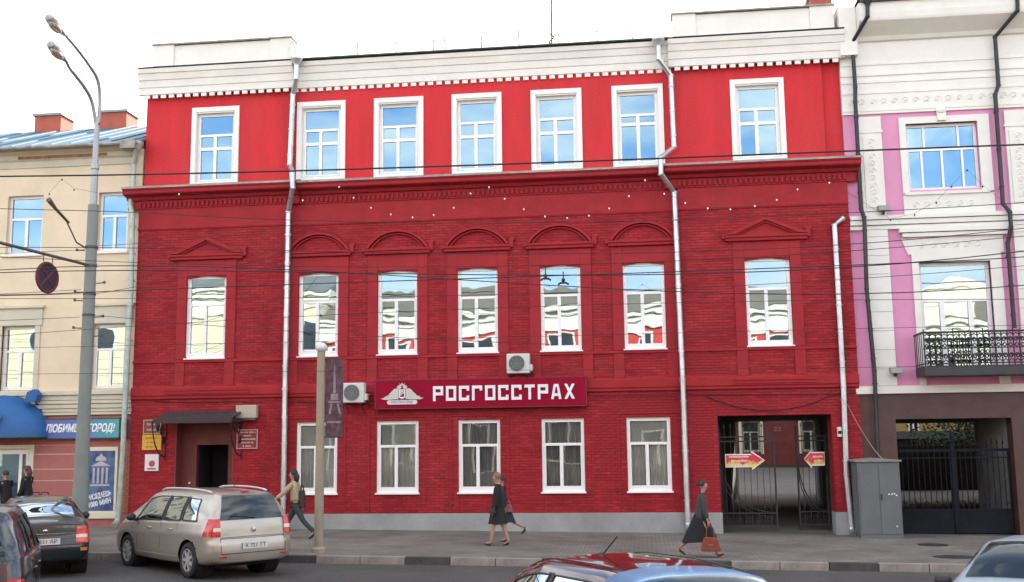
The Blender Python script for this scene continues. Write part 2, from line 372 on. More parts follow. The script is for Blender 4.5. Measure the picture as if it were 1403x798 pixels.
# mouldings: extruded profiles ------------------------------------------------
def mould(prof, x0, x1, y, mb, ends=True):
    """prof (out, z) list from bottom at the wall to top at the wall; out = distance in front of plane y"""
    mb.prism([(y-o, z) for o, z in prof]+[(y+.03, prof[-1][1]), (y+.03, prof[0][1])], x0, x1, 'x')
def along(name, prof, mat, ext=0.0, bays=True, center=True):
    mb = MB()
    for i, (x0, x1, y) in enumerate(planes()):
        a = x0-ext if i in (0, 2) else x0+ext; b = x1+ext if i in (0, 2) else x1-ext
        if (i == 1 and not center) or (i != 1 and not bays): continue
        mould(prof, a, b, y, mb)
    return obj(name, mb, mat, red)
along('belt_course', [(.03, 3.63), (.07, 3.66), (.07, 3.72), (.10, 3.75), (.10, 3.95), (.03, 4.0)], m_redp, .0)
along('sill_course', [(.03, 4.655), (.055, 4.67), (.055, 4.735), (.03, 4.745)], m_redp)
along('string_course', [(.03, 8.50), (.05, 8.54), (.05, 8.58), (.03, 8.61)], m_redp)
along('frieze', [(.022, 8.61), (.022, 9.12)], m_redp)
along('lower_cornice', [(.03, 9.12), (.05, 9.13), (.05, 9.37), (.13, 9.38), (.16, 9.42), (.18, 9.46), (.40, 9.50), (.42, 9.53), (.42, 9.60), (.45, 9.63), (.45, 9.68), (.0, 9.80)], m_redp, .32)
mb = MB()
for i, (x0, x1, y) in enumerate(planes()):
    a = x0-.34 if i in (0, 2) else x0+.34; b = x1+.34 if i in (0, 2) else x1-.34
    mb.prism([(y-.48, 9.655), (y-.48, 9.70), (y+.10, 9.87), (y+.10, 9.84), (y-.46, 9.685), (y-.46, 9.655)], a, b, 'x')
obj('cornice_flashing', mb, m_flash, red)
mb = MB()
for i, (x0, x1, y) in enumerate(planes()):
    a = x0-.0 if i in (0, 2) else x0+.1; b = x1 if i in (0, 2) else x1-.1; n = int((b-a)/.135)
    for k in range(n):
        x = a+(k+.25)*(b-a)/n; mb.box(x, x+.065, y-.105, y-.04, 9.17, 9.31)
obj('dentil_course', mb, m_redp, red, kind='stuff')
# white entablature
along('white_entablature', [(.03, 12.56), (.06, 12.57), (.07, 12.76), (.095, 12.775), (.12, 12.97), (.15, 12.985), (.19, 13.16), (.225, 13.175), (.25, 13.30), (.0, 13.35)], m_white, .12)
mb = MB()
for i, (x0, x1, y) in enumerate(planes()):
    a = x0-.12 if i in (0, 2) else x0+.12; b = x1+.12 if i in (0, 2) else x1-.12
    mb.box(a-.01, b+.01, y-.24, y+.2, 13.351, 13.357) if i != 1 else mb.box(a-.02, b+.02, y-.32, y+.5, 13.352, 13.385)
mb.mi = 0
obj('entablature_flashing', mb, M('dark_flashing', (.11, .12, .11), .5, metal=.4, var=.4, scale=5), red)
for i, (x0, x1, y) in enumerate(planes()):
    n = int((x1-x0)/.245)
    for k in range(n):
        x = x0+(k+.2)*(x1-x0)/n; box('dentil', (x, x+.155, y-.035, y+.02, 12.46, 12.559), m_white, red)
# parapets over both bays
for (x0, x1) in ((-14.12, -9.92), (1.14, 5.48)):
    mb = MB(); mb.box(x0, x1, .0, .42, 13.39, 14.10)
    for a in (x0-.02, x1-.62): mb.box(a, a+.64, -.05, .44, 13.386, 14.12)
    mb.box(x0-.02, x1+.02, -.04, .44, 13.387, 13.47)
    p = obj('parapet', mb, m_white, red)
    mb = MB(); mb.box(x0-.06, x1+.06, -.09, .48, 14.12, 14.165); obj('parapet_cap', mb, m_flash, p)

# window surrounds on the brick storey
for i, (a, b) in enumerate(R2):
    y = BAY if i in (0, 6) else 0.0; c = (a+b)/2; lo, hi = c-.83, c+.83
    if i == 1: lo = c-.72
    if i == 5: hi = c+.40+.05
    mb = MB()
    for p, q in ((a-.30, a-.015), (b+.015, min(b+.30, XC1-.02) if i == 5 else b+.30)):
        if i == 1 and p < XC0+.03: p = XC0+.03
        mb.box(p, q, y-.045, y+.002, 4.75, 7.57)
    mb.box(a-.015, b+.015, y-.038, y+.002, 7.125, 7.57)
    for p, q in ((a-.30, a-.02), (b+.02, b+.30)):
        if i == 1 and p < XC0+.03: p = XC0+.03
        mb.box(p, min(q, XC1-.02) if i == 5 else q, y-.045, y+.002, 4.0, 4.66)
    obj('window_surround', mb, m_redp, red, bevel=.008)
    w = 1.07 if i in (0, 6) else .93; L, Rr = c-w, c+w
    if i == 1: L = max(L, XC0+.06)
    if i == 5: Rr = min(Rr, XC1-.05)
    mb = MB(); mb.prism([(y-.05, 7.58), (y-.12, 7.60), (y-.12, 7.66), (y-.16, 7.69), (y-.16, 7.74), (y+.002, 7.76), (y+.002, 7.58)], L, Rr, 'x')
    if i in (0, 6):
        for (t0, t1, d) in ((0, .075, .15), (.09, .13, .09)):
            za = 8.24-t0*1.1; zb = 8.24-t1*1.1-.01
            mb.prism([(c-w-.02+t0*2.2, 7.765), (c, za), (c+w+.02-t0*2.2, 7.765), (c+w-.02-t1*2.2-.04, 7.765), (c, zb), (c-w+.02+t1*2.2+.04, 7.765)], y-d, y+.002)
        mb.prism([(c-w+.3, 7.766), (c, 8.08), (c+w-.3, 7.766)], y-.03, y+.001)
        obj('pediment', mb, m_redp, red)
    else:
        for (r0, r1, d) in ((1.0, .91, .15), (.86, .81, .09)):
            n = 18; hgt = .50; outer = []; inner = []
            for k in range(n+1):
                th = PI*k/n; ex = math.cos(th); ez = (math.sqrt(1.07**2-(.93*ex)**2)-.53)/.54
                outer.append((c-(w-.03)*r0*ex, 7.764+hgt*r0*ez-(1-r0)*.1)); inner.append((c-(w-.03)*r1*ex, 7.763+hgt*r1*ez-(1-r1)*.1))
            outer = [(min(max(p, L), Rr), q) for p, q in outer]; inner = [(min(max(p, L+.02), Rr-.02), q) for p, q in inner]
            st = len(mb.v)
            for k in range(n):
                q4 = [outer[k], outer[k+1], inner[k+1], inner[k]]
                mb.prism(q4, y-d, y+.001)
        obj('arched_hood', mb, m_redp, red)
    mb = MB()
    if i != 5: mb.prism([(Rr-.04, 7.66), (Rr+.09, 7.66), (Rr+.09, 7.85), (Rr+.12, 7.86), (Rr+.12, 7.95), (Rr, 7.95), (Rr-.04, 7.86)], y-.11, y+.002); obj('hood_corbel', mb, m_redp, red, bevel=.02)
    mb = MB()
    if i != 1: mb.box(L-.09, L+.04, y-.10, y+.002, 7.66, 7.80); obj('hood_corbel', mb, m_redp, red, bevel=.02)
# shallow frames round the street windows and keyed lintels
for i, (a, b) in enumerate(R1):
    mb = MB(); L, Rr = a-.20, b+.20
    if i == 0: L = XC0+.06
    if i == 4: Rr = XC1-.08
    mb.box(L-.035, Rr+.035, -.03, .002, 3.05, 3.085); mb.box(L-.035, L, -.03, .002, .48, 3.05); mb.box(Rr, Rr+.035, -.03, .002, .48, 3.05)
    mb.box(L+.28, L+.31, -.02, .002, .48, .93); mb.box(Rr-.31, Rr-.28, -.02, .002, .48, .93)
    obj('window_surround', mb, m_redp, red)
for a, b, y in ((-13.3, -10.9, BAY), (2.4, 4.45, BAY)):
    for e_, z0, z1 in ((0, 3.79, 3.83), (.05, 3.87, 3.91)): obj('belt_moulding', MB().box(a-e_, b+e_, y-.125, y, z0, z1), m_redp, red)
# white surrounds of the top storey
for a, b in R3:
    mb = MB(); y = -.035
    mb.box(a, a+.14, y, .1, 9.80, 12.15); mb.box(b-.14, b, y, .1, 9.80, 12.15); mb.box(a+.14, b-.14, y, .1, 12.01, 12.15)
    mb.box(a+.14, b-.14, y+.002, .12, 9.80, 9.9)
    mb.box(a+.12, a+.155, y+.03, .20, 9.9, 11.98); mb.box(b-.155, b-.12, y+.03, .20, 9.9, 11.98); mb.box(a+.155, b-.155, y+.03, .20, 11.97, 12.009)
    obj('window_surround', mb, m_whitetrim, red, bevel=.006)

# windows ---------------------------------------------------------------------
PANES = {}
def pane(win, x0, x1, y, z0, z1, gm):
    key = (round(x1-x0, 3), round(z1-z0, 3), gm.name)
    if key not in PANES:
        mb = MB().box(-(x1-x0)/2, (x1-x0)/2, -.004, .004, -(z1-z0)/2, (z1-z0)/2)
        # only the front skin: a double-glazed unit reads as one sheet
        mb.f = [mb.f[2]]; me = bpy.data.meshes.new('pane'); me.from_pydata(mb.v[:], [], mb.f); me.materials.append(gm); PANES[key] = me
    o = link('pane', PANES[key], win, ((x0+x1)/2, y, (z0+z1)/2))
    o.rotation_euler = (math.radians(rng.uniform(-.3, .3)), 0, math.radians(rng.uniform(-.6, .6)))
    return o
LB = [(0, .655, 0, .45), (0, .655, .45, 1), (.655, 1, 0, 1)]
LA = [(0, .49, 0, .46), (0, .49, .46, 1), (.49, .70, 0, .46), (.49, .70, .46, 1), (.70, 1, 0, 1)]
def window(b, x0, x1, z0, z1, y, cells, gm, fm=None, outer=.05, sash=.045, sill=True, reveal=True, sillh=.07, name='window'):
    fm = fm or m_pvc; mb = MB(); f0, f1 = y-.03, y+.05
    mb.box(x0, x0+outer, f0, f1, z0, z1); mb.box(x1-outer, x1, f0, f1, z0, z1); mb.box(x0+outer, x1-outer, f0, f1, z1-outer, z1); mb.box(x0+outer, x1-outer, f0, f1, z0, z0+outer+(.07 if sill else 0))
    X0, X1, Z0, Z1 = x0+outer, x1-outer, z0+outer+(.07 if sill else 0), z1-outer; ps = []
    for c0, c1, a, c in cells:
        px0, px1, pz0, pz1 = X0+a*(X1-X0), X0+c*(X1-X0), Z0+c0*(Z1-Z0), Z0+c1*(Z1-Z0); s = sash; g = y-.005 if not (a == 0 and c == 1) else y
        s2 = s if not (a == 0 and c == 1) else s*.6
        mb.box(px0, px0+s2, g-.035, f1-.002, pz0, pz1); mb.box(px1-s2, px1, g-.035, f1-.002, pz0, pz1)
        mb.box(px0+s2, px1-s2, g-.035, f1-.002, pz0, pz0+s2); mb.box(px0+s2, px1-s2, g-.035, f1-.002, pz1-s2, pz1)
        ps.append((px0+s2, px1-s2, pz0+s2, pz1-s2))
    w = obj(name, mb, fm, b)
    for p in ps: pane(w, p[0], p[1], y, p[2], p[3], gm)
    return w
def silled(w, x0, x1, z0, y, fm=None, out=.08, h=.07):
    mb = MB(); mb.prism([(y-out, z0), (y-out, z0+.03), (y+.14, z0+h), (y+.14, z0)], x0-.035, x1+.035, 'x'); obj('sill', mb, fm or m_pvc, w)
    mb = MB()
def curtain(w, x0, x1, z0, z1, y, mat, n=26, amp=.03):
    mb = MB(); N = n*4
    for k in range(N+1):
        x = x0+(x1-x0)*k/N; yy = y+amp*math.sin(k*PI/2+.4)+rng.uniform(-.008, .008)
        mb.v += [(x, yy, z0), (x, yy, z1)]
    for k in range(N): mb.f.append((2*k, 2*k+2, 2*k+3, 2*k+1)); mb.m.append(0)
    obj('curtain', mb, mat, w)
for i, (a, b) in enumerate(R3):
    cells = LA if i != 5 else [(0, .56, 0, .5), (0, .56, .5, 1), (.56, .70, 0, .5), (.56, .70, .5, 1), (.70, 1, 0, 1)]
    w = window(red, a+.155, b-.155, 9.91, 11.97, .15, cells, g_up, sill=False, sash=.046)
for i, (a, b) in enumerate(R2):
    y = BAY if i in (0, 6) else 0.0
    w = window(red, a, b, 4.76, 7.12, y+.11, LB, g_mir); silled(w, a, b, 4.745, y)
    mb = MB(); mb.box(a-.001, a+.012, y+.012, y+.08, 4.82, 7.12); mb.box(b-.012, b+.001, y+.012, y+.08, 4.82, 7.12); mb.box(a+.012, b-.012, y+.012, y+.08, 7.108, 7.121); obj('reveal_lining', mb, m_whitetrim, w)
    # the brick arch over the opening drops a few centimetres at both corners
    mb = MB()
    for s in (0, 1):
        pts = [(a, 7.118), (a, 7.06)]+[(a+(b-a)*.5*t, 7.06+.058*(1-(1-t)**2)) for t in (.25, .5, .75)]+[((a+b)/2, 7.119)]
        if s: pts = [(a+b-p, q) for p, q in pts][::-1]
        mb.prism(pts, y-.012, y+.07)
    obj('arch_soffit', mb, m_redp, w)
for i, (a, b) in enumerate(R1):
    w = window(red, a, b, .98, 2.94, .09, LB, g_low, outer=.06); silled(w, a, b, .965, 0)
    mb = MB(); mb.box(a-.001, a+.012, .012, .06, 1.0, 2.94); mb.box(b-.012, b+.001, .012, .06, 1.0, 2.94); mb.box(a+.012, b-.012, .012, .06, 2.93, 2.941); obj('reveal_lining', mb, m_whitetrim, w)
    if i in (2, 3): curtain(w, a+.02, b-.02, 1.1, 2.9, .24, m_blind, 16, .02)
    else: curtain(w, a+.02, b-.02, 1.1, 2.9, .20, m_curt, 22, .03)
    if i in (1, 4, 0): 
        mb = MB(); mb.box(a+.1, b-.1, .148, .158, 2.3, 2.9); obj('roller_blind', mb, M('pale_roller', (.34, .36, .31), .9, var=.2), w)

# downpipes ---------------------------------------------------------------------
def downpipe(parent, pts, r, mat, funnel=True, shoe=True, name='downpipe', rings=True):
    mb = MB(); P = [Vector(p) for p in pts]; mb.tube(P, r, 10)
    if funnel: mb.lathe([(r*1.1, -.14), (r*1.2, -.12), (r*2.3, .03), (r*2.4, .10), (r*2.1, .10)], tuple(P[0]), 12)
    if rings:
        for a, b in zip(P[:-1], P[1:]):
            L = (b-a).length; n = max(1, int(L/1.25))
            for k in range(n+1):
                if L < .5 and k: continue
                c = a+(b-a)*(k/n); d = (b-a).normalized()*.022; mb.tube([c-d, c+d], r*1.13, 10)
    if shoe:
        e = P[-1]; mb.tube([e, e+Vector((0, -.05, -.10)), e+Vector((0, -.22, -.18))], [r, r*1.02, r*1.1], 10)
    p = obj(name, mb, mat, parent, smooth=False)
    bk = MB()
    for a, b in zip(P[:-1], P[1:]):
        if (b-a).length > 2:
            for t in (.15, .5, .85):
                c = a+(b-a)*t; bk.box(c.x-.012, c.x+.012, c.y, c.y+.25, c.z-.012, c.z+.012); bk.tube([c-Vector((0, 0, .018)), c+Vector((0, 0, .018))], r*1.22, 10)
    if bk.v: obj('bracket', bk, mat, p, kind='stuff')
    return p
downpipe(red, [(-9.60, -.42, 13.27), (-9.61, -.42, 12.72), (-9.78, -.17, 12.33), (-9.84, -.17, 10.26), (-9.60, -.66, 9.93), (-9.57, -.66, 9.46), (-9.82, -.26, 8.86), (-9.83, -.26, 4.5), (-9.82, -.26, .25)], .075, m_zinc)
downpipe(red, [(.70, -.44, 13.22), (.70, -.42, 12.72), (1.02, -.18, 12.30), (1.04, -.18, 10.28), (.65, -.66, 9.85), (.65, -.66, 9.42), (1.00, -.26, 8.98), (1.05, -.26, 3.9), (1.06, -.26, .22)], .075, m_zinc)
downpipe(red, [(5.40, -.2, 8.11), (5.17, -.24, 7.93), (5.17, -.24, 3.65), (5.12, -.24, 1.42), (5.18, -.24, .10)], .07, m_zinc, funnel=False)
mb = MB(); mb.tube([(-9.98, .1, 14.02), (-9.86, -.05, 13.98), (-9.68, -.25, 13.6), (-9.66, -.3, 13.42)], .045, 8); obj('gutter_elbow', mb, m_zinc, red)

# roof railing: thin posts and two rails, antenna mast
m_thin = M('thin_galvanised', (.16, .17, .19), .7)
rail = empty('roof_railing', (-4.5, 1.0, 13.34), 'thin wire railing along the roof edge above the centre of the red building', 'railing')
for x, h in ((-8.2, 14.30), (-7.01, 14.26), (-5.88, 14.24), (-5.53, 14.26), (-4.43, 14.24), (-3.32, 14.36), (-2.14, 14.19), (-1.02, 14.25), (0, 14.3)):
    mb = MB(); mb.tube([(x, 1, 13.34), (x-.01, 1, h)], .022, 6); obj('post', mb, m_thin, rail)
for z in (13.75, 14.18):
    mb = MB(); mb.tube([(-9.6, 1, z), (.9, 1, z)], .011, 5); obj('rail', mb, m_thin, rail)
ant = empty('roof_antenna', (-2.38, 1.3, 13.34), 'tall thin antenna mast with lattice foot rising above the roof centre', 'antenna')
mb = MB(); mb.tube([(-2.38, 1.3, 13.34), (-2.36, 1.3, 16.2)], .032, 6); obj('mast', mb, M('dark_steel', (.08, .08, .09), .5, metal=.5), ant)
mb = MB()
for k in range(6): mb.tube([(-2.38-.09*(-1)**k, 1.3, 13.5+k*.14), (-2.38+.09*(-1)**k, 1.3, 13.64+k*.14)], .022, 5)
mb.tube([(-2.47, 1.3, 13.34), (-2.47, 1.3, 14.3)], .012, 5); mb.tube([(-2.3, 1.3, 13.34), (-2.3, 1.3, 14.3)], .012, 5)
mb.tube([(-2.45, 1.3, 13.9), (-1.4, 1.3, 13.95)], .008, 5); mb.tube([(-1.8, 1.3, 14.32), (-1.35, 1.3, 14.34)], .008, 5)
obj('lattice', mb, M('dark_steel'), ant)
hatch = MB(); hatch.box(-8.1, -6.75, .3, .9, 13.40, 13.52); obj('roof_hatch', hatch, m_roof, red)
bc = MB(); bc.box(5.15, 5.75, 1.4, 2.0, 13.34, 15.0); 
ch = obj('chimney', bc, M('chimney_brick', (.38, .09, .06), .8, var=.2, island=.1), red); mb = MB(); mb.box(5.08, 5.82, 1.33, 2.07, 15.0, 15.08); obj('chimney_cap', mb, m_roof, ch)

# entrance: deep brown reveal with an inner frame and a dark doorway
ent = MB(); m_brown = M('brown_red_render', (.16, .035, .03), .7, var=.2, bump=.3, grime=.3)
wall(ent, -13.03, -11.32, -.4, 3.06, .25, .15, [(-12.55, -11.62, -.4, 2.36)])
ent.box(-13.03, -12.99, BAY, .25, -.4, 3.06); ent.box(-11.36, -11.32, BAY, .25, -.4, 3.06); ent.box(-12.99, -11.36, BAY, .25, 3.0, 3.059)
p = obj('entrance_reveal', ent, m_brown, red)
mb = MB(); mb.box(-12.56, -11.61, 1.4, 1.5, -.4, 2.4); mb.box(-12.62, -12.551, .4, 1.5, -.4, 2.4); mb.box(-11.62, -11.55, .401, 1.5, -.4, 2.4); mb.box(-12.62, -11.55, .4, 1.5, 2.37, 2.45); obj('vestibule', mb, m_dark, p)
mb = MB(); mb.box(-12.62, -11.55, -.5, 1.4, -.5, .16); mb.box(-12.9, -11.4, -.85, -.12, -.5, .10); obj('door_step', mb, m_plinth, red)
mb = MB(); mb.sphere((-12.72, .2, 1.3), .035, 8); obj('bell_push', mb, m_whitetrim, p)
# ================================================================== CREAM BUILDING (left)
m_cream = M('cream_render', (.74, .60, .43), .75, var=.07, scale=1.2, bump=.2, bscale=30, grime=.10)
m_creamw = M('cream_moulding', (.60, .56, .44), .7, var=.08, bump=.15, grime=.15)
m_pinkst = M('rusticated_rose_stone', (.40, .135, .12), .75, var=.12, scale=1.6, bump=.3, island=.08, grime=.15)
m_joint = M('pale_joint', (.62, .52, .46), .8, var=.1)
m_roofblue = M('blue_grey_roof', (.13, .22, .29), .7, metal=0, var=.2, scale=1.5)
m_chim = M('chimney_brick')
cream = empty('cream_building', (-24, 0, 0), 'cream rendered building with blue-grey metal roof and rose stone shopfront', 'building')
CX0, CX1 = -46.0, -14.36
U = [(-18.52-2.86*k, -17.40-2.86*k) for k in range(10)]; U = [(-15.67, -14.75)]+U
Lw = [(-15.67, -14.68)]+[(-18.46-2.8*k, -17.43-2.8*k) for k in range(10)]
shop = (-18.7, -17.42, .75, 2.30); poster = (-15.80, -14.72, .55, 2.26)
holes = [(a, b, 7.97, 9.73) for a, b in U if a > CX0]+[(a, b, 3.97, 5.84) for a, b in Lw if a > CX0]+[(-21.6+.0, -20.4, .75, 2.3), shop]
mb = MB(); wall(mb, CX0, CX1, 3.25, 11.0, 0, .4, holes); obj('wall', mb, m_cream, cream)
mb = MB(); wall(mb, CX0, CX1, -.6, 3.25, .03, .37, holes); obj('street_wall', mb, m_pinkst, cream)
mb = MB()
for z0, z1 in ((2.44, 2.60),): mb.box(CX0, CX1, -.03, .03, z1, 3.22)
mb.box(CX0, CX1, -.05, .03, -.6, .48); obj('street_band', mb, m_pinkst, cream)
# coursed blocks of the rose stone, pale joints between
for j, (z0, z1) in enumerate(((.50, .93), (.955, 1.40), (1.425, 1.72), (1.745, 2.14), (2.165, 2.40))):
    mb = MB(); mb.box(-17.32, -15.86, -.012, .031, z0, z1); obj('stone_course', mb, m_pinkst, cream)
mb = MB(); mb.box(-17.33, -15.85, .0, .032, .49, 2.41); obj('joint_backing', mb, m_joint, cream)
# exposed brickwork strip by the corner
for r in range(22):
    z = .52+r*.078
    for c in range(2):
        x = -14.66+c*.14+(.05 if r % 2 else 0)
        box('brick', (x, x+.128, -.012, .031, z, z+.066), M('raw_orange_brick', (.40, .17, .09), .8, var=.3, scale=9), cream)
mb = MB(); wall(mb, CX0, CX1-.0, 11.0, 11.1, -.0, .4); mb.box(CX0, CX1, .4, 12, -.6, 11.0); obj('inner_shell', mb, m_inner, cream)
mb = MB(); pr = [(.0, 10.55), (.04, 10.56), (.05, 10.75), (.12, 10.80), (.14, 10.92), (.30, 10.98), (.34, 11.06), (.0, 11.10)]
mb.prism([(-o, z) for o, z in pr]+[(.02, 11.1), (.02, 10.55)], CX0, CX1-.15, 'x'); obj('cornice', mb, m_creamw, cream)
mb = MB(); mb.box(-18.2, -15.4, -.135, -.119, 10.80, 10.91); obj('peeled_plaster', mb, M('bare_lath', (.30, .16, .09), .9, var=.5, scale=4), cream)
mb = MB()
for z0, z1, o in ((3.25, 3.32, .10), (3.34, 3.42, .07), (3.44, 3.55, .10), (3.57, 3.66, .13), (3.68, 3.80, .09), (3.82, 3.93, .15)): mb.box(CX0, CX1-.02, -o, .002, z0, z1)
obj('belt_course', mb, m_creamw, cream)
mb = MB(); mb.add([(CX0, -.55, 11.08), (CX1+.05, -.55, 11.08), (CX1+.05, 4.5, 13.15), (CX0, 4.5, 13.15), (CX0, -.55, 11.02), (CX1+.05, -.55, 11.02), (CX1+.05, 4.5, 13.09), (CX0, 4.5, 13.09)], [(0, 1, 2, 3), (7, 6, 5, 4), (4, 5, 1, 0), (5, 6, 2, 1), (6, 7, 3, 2), (7, 4, 0, 3)])
mb.add([(CX0, 4.5, 13.15), (CX1+.05, 4.5, 13.15), (CX1+.05, 12, 10.9), (CX0, 12, 10.9)], [(0, 1, 2, 3)])
rf = obj('roof', mb, m_roofblue, cream)
for k in range(52):
    x = CX1-.1-.62*k; sl = MB(); sl.add([(x-.012, -.54, 11.085), (x+.012, -.54, 11.085), (x+.012, 4.5, 13.155), (x-.012, 4.5, 13.155), (x-.012, -.54, 11.125), (x+.012, -.54, 11.125), (x+.012, 4.5, 13.195), (x-.012, 4.5, 13.195)], [(0, 3, 2, 1), (4, 5, 6, 7), (0, 1, 5, 4), (1, 2, 6, 5), (2, 3, 7, 6), (3, 0, 4, 7)])
    if x > -24: obj('standing_seam', sl, m_roofblue, rf)
mb = MB(); mb.tube([(CX0, -.58, 11.05), (CX1+.1, -.58, 11.02)], .05, 8); mb.box(-14.75, -14.3, -.65, -.3, 10.85, 11.08); obj('gutter', mb, m_flash, rf)
for x in (-20.3, -17.95, -23.5):
    mb = MB(); mb.box(x, x+.95, 4.0, 4.8, 12.3, 13.52); c = obj('chimney', mb, m_chim, rf)
    mb = MB(); mb.box(x-.06, x+1.01, 3.94, 4.86, 13.52, 13.60); obj('chimney_cap', mb, m_roof, c)
LW = [(0, .62, 0, .5), (0, .62, .5, 1), (.62, 1, 0, 1)]
for a, b in U:
    if a < CX0: continue
    w = window(cream, a, b, 7.97, 9.73, .16, LW, g_up, sill=False)
    mb = MB(); mb.box(a-.10, b+.06, -.07, .12, 7.90, 7.965); obj('sill', mb, m_whitetrim, w)
for a, b in Lw:
    if a < CX0: continue
    w = window(cream, a, b, 3.99, 5.84, .16, LW, g_mir, sill=False)
    mb = MB(); mb.box(a-.15, a, -.04, .06, 3.94, 5.86); mb.box(b, b+.15, -.04, .06, 3.94, 5.86); mb.box(a-.20, b+.20, -.06, .06, 5.86, 6.36); mb.box(a-.26, b+.26, -.13, .06, 6.36, 6.43); obj('surround', mb, m_creamw, w)
# shop window with a blue glowless screenprint, poster panel in a cream frame
w = window(cream, -18.7, -17.42, .77, 2.30, .10, [(0, 1, 0, .80), (0, 1, .80, 1)], glass('shop_glass', (.7, .8, .85), .12, trans=(.7, .75, .75)), sill=False, outer=.09)
mb = MB(); mb.box(-18.62, -17.75, .16, .18, .86, 2.22)
def film(n, l, b):
    t = n.new('ShaderNodeTexCoord'); s = n.new('ShaderNodeSeparateXYZ'); l.new(t.outputs['Object'], s.inputs[0]); r = n.new('ShaderNodeValToRGB'); a = n.new('ShaderNodeMath'); a.operation = 'MULTIPLY_ADD'; a.inputs[1].default_value = .6; a.inputs[2].default_value = .5
    l.new(s.outputs[2], a.inputs[0]); l.new(a.outputs[0], r.inputs[0]); r.color_ramp.elements[0].color = (.03, .08, .35, 1); r.color_ramp.elements[1].color = (.08, .38, .52, 1); l.new(r.outputs[0], b.inputs['Base Color']); b.inputs['Roughness'].default_value = .5
obj('window_film', mb, M2('blue_window_film', film), w)
mb = MB(); mb.box(-18.85, -18.72, -.05, .05, .6, 2.42); mb.box(-17.40, -17.28, -.05, .05, .6, 2.42); mb.box(-18.72, -17.40, -.05, .05, 2.31, 2.42); mb.box(-18.85, -17.28, -.06, .05, .50, .6)
obj('shopfront_frame', mb, M('cream_frame', (.70, .66, .50), .6, var=.06), cream)

pst = empty('framed_poster', (-15.27, -.03, .5), 'tall blue poster of a columned building in a cream frame, right of the lamp pole', 'poster')
mb = MB(); a, b, c, d = -15.86, -14.74, .50, 2.34
mb.box(a, a+.06, -.07, .03, c, d); mb.box(b-.07, b, -.07, .03, c, d); mb.box(a+.06, b-.07, -.07, .03, d-.11, d); mb.box(a+.06, b-.07, -.07, .03, c, c+.06)
mb.box(a-.1, b+.12, -.12, .03, c-.14, c-.002); obj('frame', mb, M('cream_frame'), pst)
def postermat(n, l, b):
    t = n.new('ShaderNodeTexCoord'); z = n.new('ShaderNodeTexNoise'); z.inputs['Scale'].default_value = 2.2; z.inputs['Detail'].default_value = 5; l.new(t.outputs['Object'], z.inputs['Vector'])
    r = n.new('ShaderNodeValToRGB'); e = r.color_ramp.elements; e[0].position = .35; e[0].color = (.012, .03, .16, 1); e[1].position = .75; e[1].color = (.12, .22, .38, 1); l.new(z.outputs['Fac'], r.inputs[0]); l.new(r.outputs[0], b.inputs['Base Color']); b.inputs['Roughness'].default_value = .35
mb = MB(); mb.box(a+.06, b-.07, -.03, .0, c+.06, d-.11); obj('print', mb, M2('blue_poster_print', postermat), pst)
mb = MB(); mb.mi = 0
for k in range(4): mb.box(-15.48+.13*k, -15.42+.13*k, -.034, -.031, 1.32, 1.76)
mb.box(-15.55, -14.97, -.034, -.031, 1.25, 1.30)
mb.prism([(-15.55, 1.80), (-15.25, 1.95), (-14.95, 1.80)], -.034, -.031)
mb.lathe([(.16, 0), (.15, .08), (.05, .15), (.01, .2)], (-15.25, -.0325, 1.95), 10, sc=(1, .01, 1))
obj('printed_temple', mb, M('poster_pale_print', (.45, .42, .45), .4, var=.2, scale=12), pst)
mtx = M('white_lettering', (.80, .82, .85), .5, var=.02)
text_mesh('lettering', 'ПРИСЯДАЕШЬ', mtx, .2, (-15.30, -.033, .97), pst, width=.80, depth=.004, rot=(PI/2, -.22, 0), bold=.006)
text_mesh('lettering', '1000 МИН', mtx, .2, (-15.24, -.033, .78), pst, width=.66, depth=.004, rot=(PI/2, -.22, 0), bold=.006)

bs = empty('blue_shop_sign', (-15.85, -.2, 2.59), 'long blue and turquoise shop sign with white slanted lettering crossing behind the lamp pole', 'sign')
def signmat(n, l, b):
    t = n.new('ShaderNodeTexCoord'); s = n.new('ShaderNodeSeparateXYZ'); l.new(t.outputs['Object'], s.inputs[0]); r = n.new('ShaderNodeMapRange'); r.inputs['From Min'].default_value = -1.2; r.inputs['From Max'].default_value = 1.2; l.new(s.outputs[0], r.inputs['Value'])
    c = n.new('ShaderNodeValToRGB'); e = c.color_ramp.elements; e[0].color = (.09, .07, .32, 1); e[1].color = (.05, .36, .38, 1); q = e.new(.5); q.color = (.06, .16, .40, 1); l.new(r.outputs[0], c.inputs[0]); l.new(c.outputs[0], b.inputs['Base Color']); b.inputs['Roughness'].default_value = .3
mb = MB(); mb.box(-17.02, -14.67, -.20, -.04, 2.60, 3.12); obj('panel', mb, M2('blue_turquoise_panel', signmat), bs)
mb = MB(); mb.box(-17.05, -14.64, -.21, -.03, 3.12, 3.15); mb.box(-17.05, -14.64, -.21, -.03, 2.57, 2.60); mb.box(-14.67, -14.50, -.19, -.03, 2.60, 3.12); obj('casing', mb, M('dark_casing', (.03, .06, .05), .5), bs)
text_mesh('lettering', 'ЛЮБИМЫЙ ГОРОД!', mtx, .3, (-15.84, -.207, 2.86), bs, width=2.1, depth=.012, shear=.25, bold=.010)

